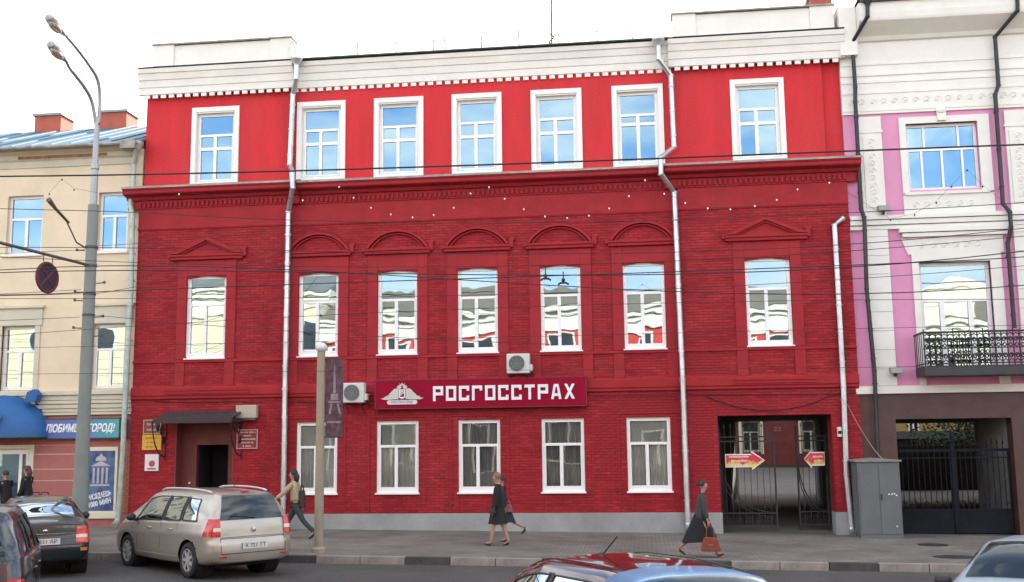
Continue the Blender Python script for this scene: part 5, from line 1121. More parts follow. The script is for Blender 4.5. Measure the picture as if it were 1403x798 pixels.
def car(label, cat, loc, heading, paint, T, name='parked_car', wheels=None, wr=.32, extras=None, group=None, plate='М 351 СР', rail=True, seams=(), handles=(), pillars=(), sidewin=(), rearwin=None, screen=None, tails=None, mirror=None, detail=True):
    """T: tables zbot, zbelt, ztop, w, wroof along x plus rear(z) and front(z) outlines; x forward, y left"""
    ft = {k: smooth_table(*T[k]) for k in ('zb', 'zbelt', 'zt', 'w', 'wr')}; xr = smooth_table(*T['rear']); xf = smooth_table(*T['front'])
    A, B = T['span']; Ra, Fa = T['blend']
    root = empty(name, loc, label, cat, group, rz=heading)
    SUB = [1, 2, 2, 6, 3, 4, 3, 6, 1, 2, 3, 3]
    def ctrl(x):
        zb, zl, zt, w, wr_ = [ft[k](x) for k in ('zb', 'zbelt', 'zt', 'w', 'wr')]; zl = min(zl, zt-.05)
        e = max(0, (Ra-x)/(Ra-A))**4*.07+max(0, (x-Fa)/(B-Fa))**3*.16; w = w*(1-e); wr_ = wr_*(1-e*.8)
        k = min(1, max(0, (zt-zl-.1)/.3)); w6 = wr_*k+w*.90*(1-k); z6 = zt-.085*k-.03*(1-k)
        return [(0, zb), (.80*w, zb), (.95*w, zb+.05), (.992*w, zb+.20), (w, .66*zl+.05), (.99*w, .86*zl), (.965*w, zl), (.955*w, zl+.008), (w6, z6), (w6-.045, zt-.030*k-.015*(1-k)), (w6-.14, zt-.005), (.45*w6, zt+.012), (0, zt+.018)]
    def warp(x, z):
        if x < Ra: s = (Ra-x)/(Ra-A); return Ra+s*(xr(z)-Ra)
        if x > Fa: s = (x-Fa)/(B-Fa); return Fa+s*(xf(z)-Fa)
        return x
    def ring(x):
        c = ctrl(x); out = []
        for i in range(12):
            for s in range(SUB[i]):
                t = s/SUB[i]; y = c[i][0]+(c[i+1][0]-c[i][0])*t; z = c[i][1]+(c[i+1][1]-c[i][1])*t
                if i in (3, 4, 5): y += .010*math.sin(PI*t) if i == 4 else 0
                if i == 7: y += .03*math.sin(PI*t)*min(1, max(0, (c[8][1]-c[7][1])/.3))
                out.append((y, z))
        out.append(c[12]); return out
    def side(x, t):
        """point on the glasshouse side; t 0 at the belt, 1 at the roof rail"""
        c = ctrl(x); p, q = c[7], c[8]; z = p[1]+(q[1]-p[1])*t; y = p[0]+(q[0]-p[0])*t+.03*math.sin(PI*t)*min(1, max(0, (q[1]-p[1])/.3)); return warp(x, z), y, z
    def flank(x, z):
        c = ctrl(x); zs = [p[1] for p in c[2:8]]; ys = [p[0] for p in c[2:8]]; return float(np.interp(z, zs, ys))
    N = int((B-A)/.055); xs = np.linspace(A, B, N+1); rings = [ring(x) for x in xs]; m = len(rings[0]); mb = MB()
    wheels_ = wheels or []; ar = wr+.055
    V = []
    for s in (1, -1):
        for i, x in enumerate(xs):
            for (y, z) in rings[i]: V.append([warp(x, z), s*y, z])
    V = np.array(V); idx = lambda s, i, j: (0 if s == 1 else (N+1)*m)+i*m+j
    drop = set(); thin = sum(SUB[:7])
    for wx in wheels_:
        for s in (1, -1):
            for i in range(N+1):
                for j in range(1, thin):
                    p = V[idx(s, i, j)]; d = math.hypot(p[0]-wx, p[2]-wr)
                    if d < ar-.030 and abs(p[1]) > .5: drop.add(idx(s, i, j))
            for i in range(N+1):
                for j in range(1, thin):
                    k = idx(s, i, j); p = V[k]; d = math.hypot(p[0]-wx, p[2]-wr)
                    if k not in drop and d < ar+.030 and abs(p[1]) > .5: V[k][0] = wx+(p[0]-wx)/d*ar; V[k][2] = wr+(p[2]-wr)/d*ar
    mb.v = [tuple(v) for v in V]
    for s in (1, -1):
        for i in range(N):
            for j in range(m-1):
                q = [idx(s, i, j), idx(s, i+1, j), idx(s, i+1, j+1), idx(s, i, j+1)]
                if any(k in drop for k in q): continue
                mb.f.append(tuple(q if s == -1 else q[::-1])); mb.m.append(0)
    def cap(i, d):
        NY = 8; base = len(mb.v); r = rings[i]
        bl = lambda yf: d*.055*(1-yf*yf)
        for (y, z) in r:
            for c in range(NY+1):
                yf = 1-2*c/NY; f = min(1, y/.5); mb.v.append((warp(xs[i], z)+bl(yf)*f, y*yf, z))
        for j in range(m-1):
            for c in range(NY):
                q = [base+j*(NY+1)+c, base+j*(NY+1)+c+1, base+(j+1)*(NY+1)+c+1, base+(j+1)*(NY+1)+c]
                mb.f.append(tuple(q if d < 0 else q[::-1])); mb.m.append(0)
    cap(0, -1); cap(N, 1)
    def rear_x(y, z):
        r = rings[0]; w_ = float(np.interp(z, [p[1] for p in r[:thin+7]], [max(p[0], .01) for p in r[:thin+7]])); yf = max(-1, min(1, y/max(w_, .3))); return xr(z)-.055*(1-yf*yf)
    body = obj('body', mb, paint, root, local=True, smooth=True)
    em = body.modifiers.new('weld', 'WELD'); em.merge_threshold = .003
    def patch(nm, f, nu, nv, mat, parent=root, thick=0):
        mb = MB()
        for a in range(nu+1):
            for b in range(nv+1): mb.v.append(f(a/nu, b/nv))
        for a in range(nu):
            for b in range(nv): mb.f.append((a*(nv+1)+b, (a+1)*(nv+1)+b, (a+1)*(nv+1)+b+1, a*(nv+1)+b+1)); mb.m.append(0)
        o = obj(nm, mb, mat, parent, local=True, smooth=True)
        if thick: s_ = o.modifiers.new('thickness', 'SOLIDIFY'); s_.thickness = thick; s_.offset = 0
        return o
    for s in (1, -1):
        for (x0b, x1b, x0t, x1t, t0, t1) in sidewin:
            def fw(u, v, o=.006): 
                t = t0+(t1-t0)*v; x = (x0b+(x1b-x0b)*u)*(1-v)+(x0t+(x1t-x0t)*u)*v; X, y, z = side(x, t); return (X, s*(y+o), z)
            p = patch('side_window', fw, 8, 5, g_car)
            if detail:
                mb = MB(); e = [fw(u, 0, .010) for u in np.linspace(0, 1, 6)]+[fw(1, v, .010) for v in (.35, .7, 1)]+[fw(u, 1, .010) for u in np.linspace(1, 0, 6)[1:]]+[fw(0, v, .010) for v in (.7, .35)]
                mb.tube(e+[e[0]], .011, 5, cap=False); obj('seal', mb, m_trimb, p, local=True)
        for (x0, x1) in pillars:
            patch('door_pillar', lambda u, v: (lambda q: (q[0], s*(q[1]+.004), q[2]))(side(x0+(x1-x0)*u-(.05*v if x0 > 0 else 0), .04+.92*v)), 2, 5, m_trimb)
        for pts in seams:
            mb = MB(); P = [(x, s*(flank(x, z)+.001), z) for x, z in pts]; mb.tube(P, .0045, 4); obj('panel_gap_shade', mb, m_arch, body, local=True)  # raised black line stands for the shade in a recessed gap
        for x, z in handles:
            mb = MB(); y = s*(flank(x, z)+.018); mb.tube([(x-.10, y-.015*s, z), (x-.07, y, z+.004), (x+.07, y, z+.006), (x+.10, y-.015*s, z)], .016, 6); obj('door_handle', mb, paint, root, local=True, smooth=True)
        if rail:
            mb = MB(); X0, X1 = rail if isinstance(rail, tuple) else (A+.35, .55)
            mb.tube([(x, s*(ft['wr'](x)-.055), ft['zt'](x)+.006+.028*math.sin(PI*min(1, max(0, (x-X0)/(X1-X0))))**.35) for x in np.linspace(X0, X1, 14)], .019, 7); obj('roof_rail', mb, M('rail_silver', (.60, .60, .60), .35, metal=.5), root, local=True, smooth=True)
        if mirror:
            x, z = mirror; y = flank(x, z-.05); mb = MB(); mb.sphere((x, s*(y+.13), z+.05), .1, 10, sc=(.75, 1.0, .78)); mb.tube([(x+.02, s*(y-.02), z-.02), (x+.01, s*(y+.1), z+.0)], .03, 6); obj('door_mirror', mb, m_trimb, root, local=True, smooth=True)
    if rearwin:
        z0, z1, w0, w1 = rearwin
        patch('rear_window', lambda u, v: (lambda y, z: (rear_x(y, z)-.007, y, z))((1-2*u)*(w0+(w1-w0)*v), z0+(z1-z0)*v), 10, 6, g_car)
        mb = MB(); mb.tube([(rear_x(.1, z0+.03)-.02, -.05, z0+.02), (rear_x(.1, z0+.06)-.022, .15, z0+.05), (rear_x(.4, z0+.08)-.02, .45, z0+.08)], .009, 5); obj('wiper', mb, m_trimb, root, local=True)
    if screen:
        x0, x1, w0, w1 = screen      # roof end, cowl end
        def sf(u, v):
            x = x0+(x1-x0)*u; c = ctrl(x); wv = (w0+(w1-w0)*u)*(2*v-1); zz = float(np.interp(abs(wv), [c[12][0], c[11][0], c[10][0], c[9][0]], [c[12][1], c[11][1], c[10][1], c[9][1]])); return (x+.006, wv, zz+.006)
        patch('windscreen', sf, 8, 12, g_car)
    if tails:
        for s in (1, -1):
            z0, z1, yi, fwd = tails; mb = MB(); P = []; nz = 10
            for k in range(nz+1):
                z = z0+(z1-z0)*k/nz; wv = flank(A+.02, min(z, 1.05)) if z < ft['zbelt'](A) else side(A+.05, max(0, (z-ft['zbelt'](A))/(ft['zt'](A)-.09-ft['zbelt'](A))))[1]
                f = fwd*(1-.55*(k/nz)); row = []
                for t in np.linspace(0, 1, 5): y = yi+(wv-yi)*t; row.append((rear_x(y*.98, z)-.012, s*y, z))
                for t in np.linspace(.25, 1, 4): x = A+.02+f*t; yy = flank(x, min(z, 1.0)) if z < ft['zbelt'](x) else side(x, max(0, (z-ft['zbelt'](x))/(ft['zt'](x)-.085-ft['zbelt'](x))))[1]; row.append((warp(x, z), s*(yy+.012), z))
                P += row
            mb.v = P
            for k in range(nz):
                for c in range(8): q = [k*9+c, k*9+c+1, (k+1)*9+c+1, (k+1)*9+c]; mb.f.append(tuple(q if s == -1 else q[::-1])); mb.m.append(1 if (3 <= k <= 4 and c < 4) else 0)
            obj('tail_lamp', mb, [m_tail, m_clearl], root, local=True, smooth=True)
    # inside: seats and dark floor so that the glass has depth behind it
    mb = MB(); zl = ft['zbelt'](0); w_ = ft['w'](0)*.80
    mb.box(A+.45, min(B-1.15, 1.2), -w_, w_, .35, zl-.10)
    if detail:
        for x in (-.75, .25):
            for y in (-.4, .4): mb.box(x-.06, x+.06, y-.23, y+.23, zl-.11, zl+.28); mb.sphere((x-.0, y, zl+.38), .1, 8, sc=(.5, 1.1, .9))
    obj('seats', mb, m_int, root, local=True)
    if wheels:
        for wx in wheels:
            for s in (1, -1):
                yc = s*(ft['w'](wx)-.115); tw = .10
                mb = MB(); mb.lathe([(wr*.64, -tw), (wr*.93, -tw), (wr*.99, -tw*.7), (wr, -tw*.3), (wr, tw*.3), (wr*.99, tw*.7), (wr*.93, tw), (wr*.64, tw), (wr*.62, 0), (wr*.64, -tw)], (wx, yc, wr), 30, 'y', cap=False); W = obj('wheel', mb, m_rub, root, local=True, smooth=True)
                mb = MB(); yo = yc+s*tw*.80; mb.lathe([(wr*.66, -.02), (wr*.66, .02), (wr*.60, .02), (wr*.60, -.02), (wr*.66, -.02)], (wx, yo, wr), 28, 'y', cap=False)
                for k in range(7):
                    a = k*2*PI/7; c_, s_ = math.cos(a), math.sin(a); px_, pz_ = -s_, c_
                    r0, r1, h0, h1 = wr*.13, wr*.61, .035, .022
                    q = [(r0, -h0), (r1, -h1), (r1, h1), (r0, h0)]; mb.prism([(wx+r*c_+h*px_, wr+r*s_+h*pz_) for r, h in q], yo-.014, yo+.014)
                mb.lathe([(.001, -.022), (wr*.17, -.02), (wr*.17, .02), (.001, .022)], (wx, yo, wr), 14, 'y'); obj('rim', mb, m_alloy, W, local=True)
                mb = MB(); mb.lathe([(.001, -.01), (wr*.62, -.01), (wr*.62, .01), (.001, .01)], (wx, yc+s*tw*.3, wr), 20, 'y'); obj('brake_disc', mb, m_arch, W, local=True)
                mb = MB(); mb.lathe([(ar+.005, -.16), (ar+.005, .13), (ar-.002, .13), (ar-.002, -.16)], (wx, s*(ft['w'](wx)-.19), wr), 30, 'y', cap=False); mb.lathe([(.001, -.01), (ar, -.01), (ar, .01), (.001, .01)], (wx, s*(ft['w'](wx)-.36), wr), 24, 'y'); obj('wheel_arch', mb, m_arch, root, local=True)
        mb = MB(); mb.box(A+.3, B-.35, -.60, .60, .20, .30); obj('underbody', mb, m_arch, root, local=True)
    if extras: extras(root, dict(rear_x=rear_x, flank=flank, side=side, ft=ft, warp=warp, patch=patch, A=A, B=B, ctrl=ctrl, body=body))
    return root
def paint(name, col, metal=.25, rough=.32, coat=.8): return M(name, col, rough, metal, var=.05, scale=1.2, coat=coat, grime=.10)
def plate_at(root, K, zc, txt, y0=0, w=.52, h=.115, n_='number_plate'):
    mb = MB(); X = K['rear_x'](y0, zc)-.022; mb.box(X-.008, X+.004, y0-w/2, y0+w/2, zc-h/2, zc+h/2); p = obj(n_, mb, m_plate, root, local=True)
    t = text_mesh('plate_lettering', txt, M('plate_black', (.03, .03, .03), .6), .1, (0, 0, 0), None, width=w*.8, depth=.003, rot=(PI/2, 0, -PI/2)); t.parent = p; t.location = (X-.011, y0, zc)
# silver people carrier, nose to the kerb
MPV = dict(span=(-2.17, 2.27), blend=(-1.75, 1.75),
  zb=([-2.17, -1.7, 0, 1.8, 2.27], [.30, .23, .21, .22, .27]), zbelt=([-2.17, -1, 0, 1.0, 1.45, 2.27], [1.035, 1.01, .98, .95, .92, .70]),
  zt=([-2.17, -1.6, -.7, .1, .6, 1.05, 1.50, 1.75, 2.05, 2.27], [1.515, 1.56, 1.585, 1.58, 1.52, 1.32, 1.075, .98, .88, .76]),
  w=([-2.17, -1.4, 0, 1.4, 2.27], [.86, .895, .90, .89, .82]), wr=([-2.17, -1, .3, 1.5, 2.27], [.60, .66, .67, .70, .72]),
  rear=([.2, .34, .50, .66, .72, .95, 1.04, 1.3, 1.5, 1.60], [-2.12, -2.19, -2.215, -2.205, -2.16, -2.145, -2.12, -2.03, -1.93, -1.84]),
  front=([.2, .35, .6, .8, .95], [2.20, 2.28, 2.27, 2.18, 2.05]))
silver = paint('silver_beige_paint', (.42, .385, .335), metal=.45, rough=.36)
def mpv_ex(root, K):
    rx = K['rear_x']
    plate_at(root, K, .60, 'К 721 ТТ', 0.0)
    mb = MB(); pts = [(rx(y, .765)-.010, y, .765-.006*(y/.6)**2) for y in np.linspace(-.66, .66, 14)]; mb.tube(pts, .012, 5); obj('tailgate_trim', mb, M('chrome', (.6, .6, .6), .2, metal=1, var=.05), root, local=True)
    mb = MB()
    for y in (-.665, .665): mb.tube([(rx(y, z)-.003, y, z) for z in (.48, .6, .74)], .005, 4)
    mb.tube([(rx(y, .47)-.003, y, .47) for y in np.linspace(-.665, .665, 12)], .006, 4)
    mb.tube([(rx(y, .735)-.003, y, .735) for y in np.linspace(-.665, .665, 12)], .004, 4); obj('tailgate_gap_shade', mb, m_arch, root, local=True)  # black lines on the surface in place of shaded tailgate gaps
    mb = MB(); mb.lathe([(.001, -.01), (.045, -.008), (.045, .008), (.001, .01)], (rx(0, .88)-.012, 0, .88), 14, 'x'); obj('badge', mb, M('chrome'), root, local=True)
    mb = MB(); mb.sphere((-1.84, 0, 1.575), .04, 8, sc=(1.0, 3.0, .40)); obj('brake_lamp', mb, m_tail, root, local=True, smooth=True)
    mb = MB(); mb.tube([(-1.55, .08, 1.63), (-1.72, .08, 1.84)], .006, 5); obj('aerial', mb, m_trimb, root, local=True)
    for y in (-.62, .62): obj('reflector', MB().box(rx(y, .42)-.012, rx(y, .42)+.01, y-.07, y+.07, .40, .43), m_tail, root, local=True)
    mb = MB()
    for s in (1, -1):
        P = [(x, s*(K['flank'](x, .36)+.008), .36) for x in np.linspace(-.85, .85, 8)]; mb.tube(P, .012, 5)
    obj('sill_strip', mb, silver, root, local=True)
HD = lambda dx, dy: math.atan2(dy, dx)
h1 = math.radians(90+50)
def place(rl, wx, wy, h):
    """root location so that local (wx, wy) lands on world point rl"""
    return (rl[0]-(wx*math.cos(h)-wy*math.sin(h)), rl[1]-(wx*math.sin(h)+wy*math.cos(h)))
L_ = place((-8.55, -9.25), -1.33, .88, h1)
car('silver beige people carrier parked nose to the kerb before the entrance, seen from behind', 'car', (L_[0], L_[1], gz(L_[0])-.146), h1, silver, MPV, wheels=(-1.33, 1.37), wr=.325, extras=mpv_ex,
    seams=([(-.16, z) for z in (.32, .5, .7, .9, .98)], [(.88, z) for z in (.34, .5, .7, .9, .95)], [(-.86, .98), (-.90, .85), (-.95, .72)], [(x, .80) for x in (-.9, -.4, .2, .8, 1.2)]),
    handles=((-.62, .86), (.32, .85)), pillars=((-.26, -.17), (-1.03, -.94)), sidewin=((-.15, 1.02, -.22, .62, .05, .93), (-.93, -.27, -.95, -.30, .05, .93), (-1.60, -1.04, -1.45, -1.04, .05, .90)),
    rearwin=(1.07, 1.52, .66, .53), screen=(.55, 1.42, .55, .68), tails=(.78, 1.10, .66, .26), mirror=(.95, .98), rail=(-1.65, .35))
# dark saloon seen from behind
SAL = dict(span=(-2.05, 2.10), blend=(-1.7, 1.6),
  zb=([-2.05, -1.7, 0, 1.7, 2.10], [.30, .22, .20, .22, .28]), zbelt=([-2.05, -1, 0, 1.0, 1.3, 2.10], [.93, .93, .90, .88, .85, .68]),
  zt=([-2.05, -1.75, -1.45, -.9, -.3, .3, .75, 1.15, 1.4, 2.10], [1.00, 1.02, 1.05, 1.32, 1.41, 1.41, 1.27, 1.02, .94, .74]),
  w=([-2.05, -1.3, 0, 1.3, 2.10], [.79, .83, .84, .83, .75]), wr=([-2.05, -1, 0, 1.2, 2.10], [.58, .57, .58, .62, .65]),
  rear=([.2, .34, .52, .64, .70, .95, 1.02], [-2.0, -2.08, -2.10, -2.08, -2.02, -2.0, -1.95]), front=([.2, .35, .6, .8, .95], [2.02, 2.10, 2.10, 2.02, 1.9]))
dgreen = paint('dark_green_paint', (.007, .014, .017), metal=.2, rough=.3)
def sal_screen(root, K):
    # sloping rear screen of the saloon
    def sf(u, v):
        x = -.95+(-1.42+.95)*u; c = K['ctrl'](x); wv = (.50+.06*u)*(2*v-1); zz = float(np.interp(abs(wv), [c[12][0], c[11][0], c[10][0], c[9][0]], [c[12][1], c[11][1], c[10][1], c[9][1]])); return (x-.006, wv, zz+.006)
    K['patch']('rear_window', sf, 8, 12, g_car, root)
def sal_ex(root, K):
    sal_screen(root, K); plate_at(root, K, .66, 'О 351 АР'); rx = K['rear_x']
    mb = MB(); mb.tube([(rx(y, .80)-.012, y, .80) for y in np.linspace(-.5, .5, 10)], .013, 5); obj('boot_trim', mb, M('chrome'), root, local=True)
    mb = MB(); mb.tube([(rx(y, .59)-.004, y, .59) for y in np.linspace(-.6, .6, 10)], .008, 5); mb.tube([(rx(y, .95)-.0, y, .955) for y in np.linspace(-.62, .62, 10)], .006, 5); obj('boot_gap_shade', mb, m_arch, root, local=True)  # gap shade drawn as black lines on the boot surface
    for y in (-.68, .68): obj('amber_reflector', MB().box(rx(y, .50)-.02, rx(y, .5)+.01, y-.06, y+.06, .47, .53), m_orng, root, local=True)
    mb = MB(); mb.sphere((rx(0, .86)-.015, 0, .86), .03, 8, sc=(.4, 1.4, .8)); obj('badge', mb, M('chrome'), root, local=True)
h2 = math.radians(90+34); L2 = place((-10.95, -8.50), -1.25, -.82, h2)
car('dark green saloon parked nose to the kerb behind the lamp pole, rear facing the street', 'car', (L2[0], L2[1], gz(L2[0])-.146), h2, dgreen, SAL, wheels=(-1.25, 1.25), wr=.30, extras=sal_ex,
    seams=([(-.2, z) for z in (.32, .5, .7, .88)], [(.75, z) for z in (.34, .5, .7, .86)]), handles=((-.45, .78), (.35, .78)), pillars=((-.22, -.14),), sidewin=((-.13, .80, -.15, .48, .05, .92), (-.98, -.23, -.72, -.25, .05, .92)),
    screen=(.42, 1.08, .48, .60), tails=(.62, .92, .54, .10), mirror=(.78, .90), rail=False)
HAT = dict(span=(-1.95, 2.0), blend=(-1.5, 1.6),
  zb=([-1.95, 0, 2.0], [.28, .21, .26]), zbelt=([-1.95, -1, 0, 1.0, 1.3, 2.0], [.97, .95, .92, .89, .86, .70]),
  zt=([-1.95, -1.5, -.8, 0, .45, .9, 1.25, 1.5, 2.0], [1.36, 1.43, 1.47, 1.46, 1.36, 1.12, .97, .92, .76]),
  w=([-1.95, -1.2, 0, 1.2, 2.0], [.80, .84, .85, .84, .76]), wr=([-1.95, -1, 0, 1.2, 2.0], [.56, .60, .61, .64, .66]),
  rear=([.2, .34, .55, .72, .95, 1.2, 1.4], [-1.9, -1.97, -1.99, -1.95, -1.90, -1.72, -1.52]), front=([.2, .35, .6, .8, .95], [1.95, 2.03, 2.02, 1.94, 1.8]))
common = dict(sidewin=((-.10, .92, -.15, .50, .05, .92), (-.95, -.22, -.92, -.24, .05, .92), (-1.45, -1.02, -1.25, -1.0, .08, .85)), pillars=((-.21, -.11), (-1.01, -.96)), rearwin=(1.0, 1.34, .60, .46), screen=(.40, 1.15, .5, .62),
              seams=([(-.15, z) for z in (.32, .5, .7, .9)], [(.80, z) for z in (.34, .5, .7, .88)]), handles=((-.5, .80), (.30, .80)), mirror=(.86, .92), rail=False)
SUV = {k: ([v for v in a], [v for v in b]) if isinstance(a, list) else (a, b) for k, (a, b) in HAT.items()}
SUV['zt'] = (HAT['zt'][0], [v+.19*(1 if x < .6 else .3) for x, v in zip(*HAT['zt'])]); SUV['zbelt'] = (HAT['zbelt'][0], [v+.10 for v in HAT['zbelt'][1]]); SUV['rear'] = ([.2, .34, .55, .72, 1.05, 1.35, 1.58], HAT['rear'][1])
SUV['span'] = HAT['span']; SUV['blend'] = HAT['blend']
navy = paint('navy_blue_paint', (.008, .016, .032), metal=.2, rough=.28)
h3 = math.radians(90+28)
def hat_ex(root, K): plate_at(root, K, .62, 'Н 284 ВК')
car('dark blue hatchback cut by the left edge, nearer the camera than the saloon', 'car', (-9.45, -14.4, gz(-9)-.146), h3, navy, SUV, wheels=(-1.2, 1.25), wr=.30, extras=hat_ex, tails=(.58, .80, .60, .12), **{**common, 'mirror': None})
maroon = paint('black_cherry_paint', (.030, .006, .008), metal=.2, rough=.12, coat=1.0)
def dark_ex(root, K):
    mb = MB(); mb.tube([(-.02, .0, 1.46), (-.30, 0, 1.66)], .007, 6); mb.sphere((-.02, 0, 1.475), .035, 8, sc=(1.6, .8, .6)); obj('aerial', mb, m_trimb, root, local=True)
    mb = MB()
    for s in (1, -1): mb.tube([(x, s*.50, K['ft']['zt'](x)+.006) for x in np.linspace(-1.5, .5, 12)], .006, 5)
    obj('roof_gutter', mb, m_trimb, root, local=True)
car('glossy black cherry hatchback at the bottom edge, its roof mirroring the red building', 'car', (-.45, -18.2, gz(0)-.146), PI/2+.6, maroon, HAT, wheels=(-1.2, 1.25), wr=.30, extras=dark_ex, tails=(.72, 1.0, .56, .16), **common)
SUVB = dict(SUV); SUVB['wr'] = ([-1.95, -1, 0, 1.2, 2.0], [.42, .46, .48, .58, .64]); SUVB['zt'] = ([-1.95, -1.2, -.4, .1, .25, .6, .9, 1.25, 1.5, 2.0], [1.30, 1.50, 1.645, 1.665, 1.635, 1.42, 1.20, 1.02, .98, .82])
sky_b = paint('sky_blue_paint', (.06, .235, .44), metal=.1, rough=.4, coat=.4)
car('sky blue car cut by the bottom edge, only its rounded roof showing', 'car', (.30, -21.2, gz(0)-.146), -PI/2+.2, sky_b, SUVB, wheels=(-1.2, 1.25), wr=.31, extras=None, tails=(.78, 1.1, .56, .16), **{**common, 'screen': (.20, 1.15, .42, .60), 'rearwin': (1.0, 1.24, .50, .40)})
pale = paint('pale_blue_silver_paint', (.24, .30, .34), metal=.2, rough=.4, coat=.3)
car('pale blue-silver car at the lower right corner, only its near corner in view', 'car', (4.62, -15.3, gz(5)-.146), PI+1.0, pale, SAL, wheels=(-1.25, 1.25), wr=.30, extras=sal_screen, tails=(.62, .92, .54, .10), seams=(), handles=((-.45, .78), (.35, .78)), pillars=((-.22, -.14),), sidewin=((-.13, .80, -.15, .48, .05, .92), (-.98, -.23, -.72, -.25, .05, .92)), screen=(.42, 1.08, .48, .60), mirror=(.78, .90), rail=False)
# ================================================================== PEOPLE
def skin(name, nodes, edges, mat, parent, sub=2):
    me = bpy.data.meshes.new(name); me.from_pydata([n[0] for n in nodes], edges, [])
    o = bpy.data.objects.new('tmp', me); COL.objects.link(o); md = o.modifiers.new('s', 'SKIN'); md.branch_smoothing = .3
    for i, n in enumerate(nodes):
        r = n[1] if isinstance(n[1], tuple) else (n[1], n[1]); me.skin_vertices[0].data[i].radius = r; me.skin_vertices[0].data[i].use_root = (i == 0)
    sd = o.modifiers.new('u', 'SUBSURF'); sd.levels = sub; sd.render_levels = sub
    dg = bpy.context.evaluated_depsgraph_get(); m2 = bpy.data.meshes.new_from_object(o.evaluated_get(dg)); bpy.data.objects.remove(o)
    m2.name = name; m2.materials.clear(); m2.materials.append(mat); m2.polygons.foreach_set('use_smooth', [True]*len(m2.polygons))
    r = bpy.data.objects.new(name, m2); COL.objects.link(r); r.parent = parent; return r
m_skin = M('skin', (.42, .24, .17), .55, var=.06)
def person(label, loc, facing, H, pose, clothes, hair):
    """local frame: +x forward, +y left. pose: hips (deg fwd of the thighs), knees (deg of shin back), arms (upper, fore) in deg forward"""
    root = empty('person', loc, label, 'person', rz=facing); S = H/1.72; V3 = lambda x, y, z: Vector((x*S, y*S, z*S)); lean = pose.get('lean', .03)
    def leg(s, hip, knee):
        a = math.radians(hip); b = math.radians(hip-knee); h = Vector((0, s*.085, .90)); k = h+Vector((math.sin(a), 0, -math.cos(a)))*.43; an = k+Vector((math.sin(b), 0, -math.cos(b)))*.41
        return h, k, an, b
    Lg = {1: leg(1, *pose['L']), -1: leg(-1, *pose['R'])}
    low = min(l[2].z-.03*math.cos(l[3]) for l in Lg.values())-.045; dz = -low     # lift so the lower foot touches the ground
    up = Vector((0, 0, dz)); P = lambda v: (v+up)*S
    def arm(s, ua, fa, out=.04):
        sh = Vector((lean*1.0, s*.185, 1.40)); a = math.radians(ua); b = math.radians(ua+fa); e = sh+Vector((math.sin(a), s*out/.3*.3, -math.cos(a)))*.285; w = e+Vector((math.sin(b), s*.02, -math.cos(b)))*.25
        return sh, e, w, b
    Ar = {1: arm(1, *pose['LA']), -1: arm(-1, *pose['RA'])}
    N = []; E = []
    def n(v, r): N.append((tuple(P(v)), (r[0]*S, r[1]*S) if isinstance(r, tuple) else r*S)); return len(N)-1
    pel = n(Vector((0, 0, .93)), (.10, .09)); ws = n(Vector((lean*.3, 0, 1.08)), (.09, .08)); chs = n(Vector((lean*.8, 0, 1.30)), (.10, .08)); nk = n(Vector((lean*1.2, 0, 1.44)), .045); nk2 = n(Vector((lean*1.4+.01, 0, 1.52)), .05)
    hd = n(Vector((lean*1.5+.02, 0, 1.58)), (.068, .085)); hd2 = n(Vector((lean*1.5+.015, 0, 1.64)), (.075, .095)); hd3 = n(Vector((lean*1.5+.0, 0, 1.695)), (.06, .075))
    E += [(pel, ws), (ws, chs), (chs, nk), (nk, nk2), (nk2, hd), (hd, hd2), (hd2, hd3)]
    for s in (1, -1):
        h, k, an, b = Lg[s]; i0 = n(h, .085); i1 = n((h+k)/2, .072); i2 = n(k, .052); i3 = n(k*.6+an*.4, .052); i4 = n(an, .034); t = an+Vector((.14*math.cos(b*.8), 0, .14*math.sin(b*.8)-.035)); i5 = n(t, .028)
        E += [(pel, i0), (i0, i1), (i1, i2), (i2, i3), (i3, i4), (i4, i5)]
        sh, e, w, b = Ar[s]; j0 = n(sh, .05); j1 = n(e, .038); j2 = n(w, .025); d = Vector((math.sin(b), 0, -math.cos(b))); f = Vector((math.cos(b), 0, math.sin(b))); j3 = n(w+d*.06, (.030, .018)); E += [(chs, j0), (j0, j1), (j1, j2), (j2, j3)]
        for q, L in ((-.021, .062), (-.007, .072), (.007, .068), (.021, .052)):
            p0 = w+d*.085+f*q; a1 = n(p0, .0095); a2 = n(p0+d*L*.55+Vector((0, -s*.006, 0)), .009); a3 = n(p0+d*L*.9+Vector((0, -s*.022, 0)), .0075); E += [(j3, a1), (a1, a2), (a2, a3)]
        th = n(w+d*.045+f*.034, .0105); t2 = n(w+d*.085+f*.048+Vector((0, -s*.012, 0)), .009); E += [(j3, th), (th, t2)]
    skin('body', N, E, m_skin, root, 1)
    hx = lean*1.5+.015; Ht = lambda x, y, z: P(Vector((hx+x, y, 1.6+z)))
    mb = MB(); mb.add([Ht(.085, .014, -.015), Ht(.085, -.014, -.015), Ht(.118, 0, -.018), Ht(.090, 0, .035)], [(0, 1, 2), (1, 3, 2), (3, 0, 2)]); mb.lathe([(.001, -.006), (.022*S, 0), (.001, .006)], tuple(Ht(.0, .078, 0)), 8, 'y'); mb.lathe([(.001, -.006), (.022*S, 0), (.001, .006)], tuple(Ht(.0, -.078, 0)), 8, 'y'); obj('nose_and_ears', mb, m_skin, root, local=True, smooth=True)
    mb = MB()
    for s in (1, -1): mb.sphere(tuple(Ht(.088, s*.03, .022)), .009*S, 6)
    mb.tube([Ht(.088, -.022, -.055), Ht(.097, 0, -.053), Ht(.088, .022, -.055)], .005*S, 4); obj('eyes_and_mouth', mb, M('face_dark', (.10, .04, .035), .5), root, local=True)
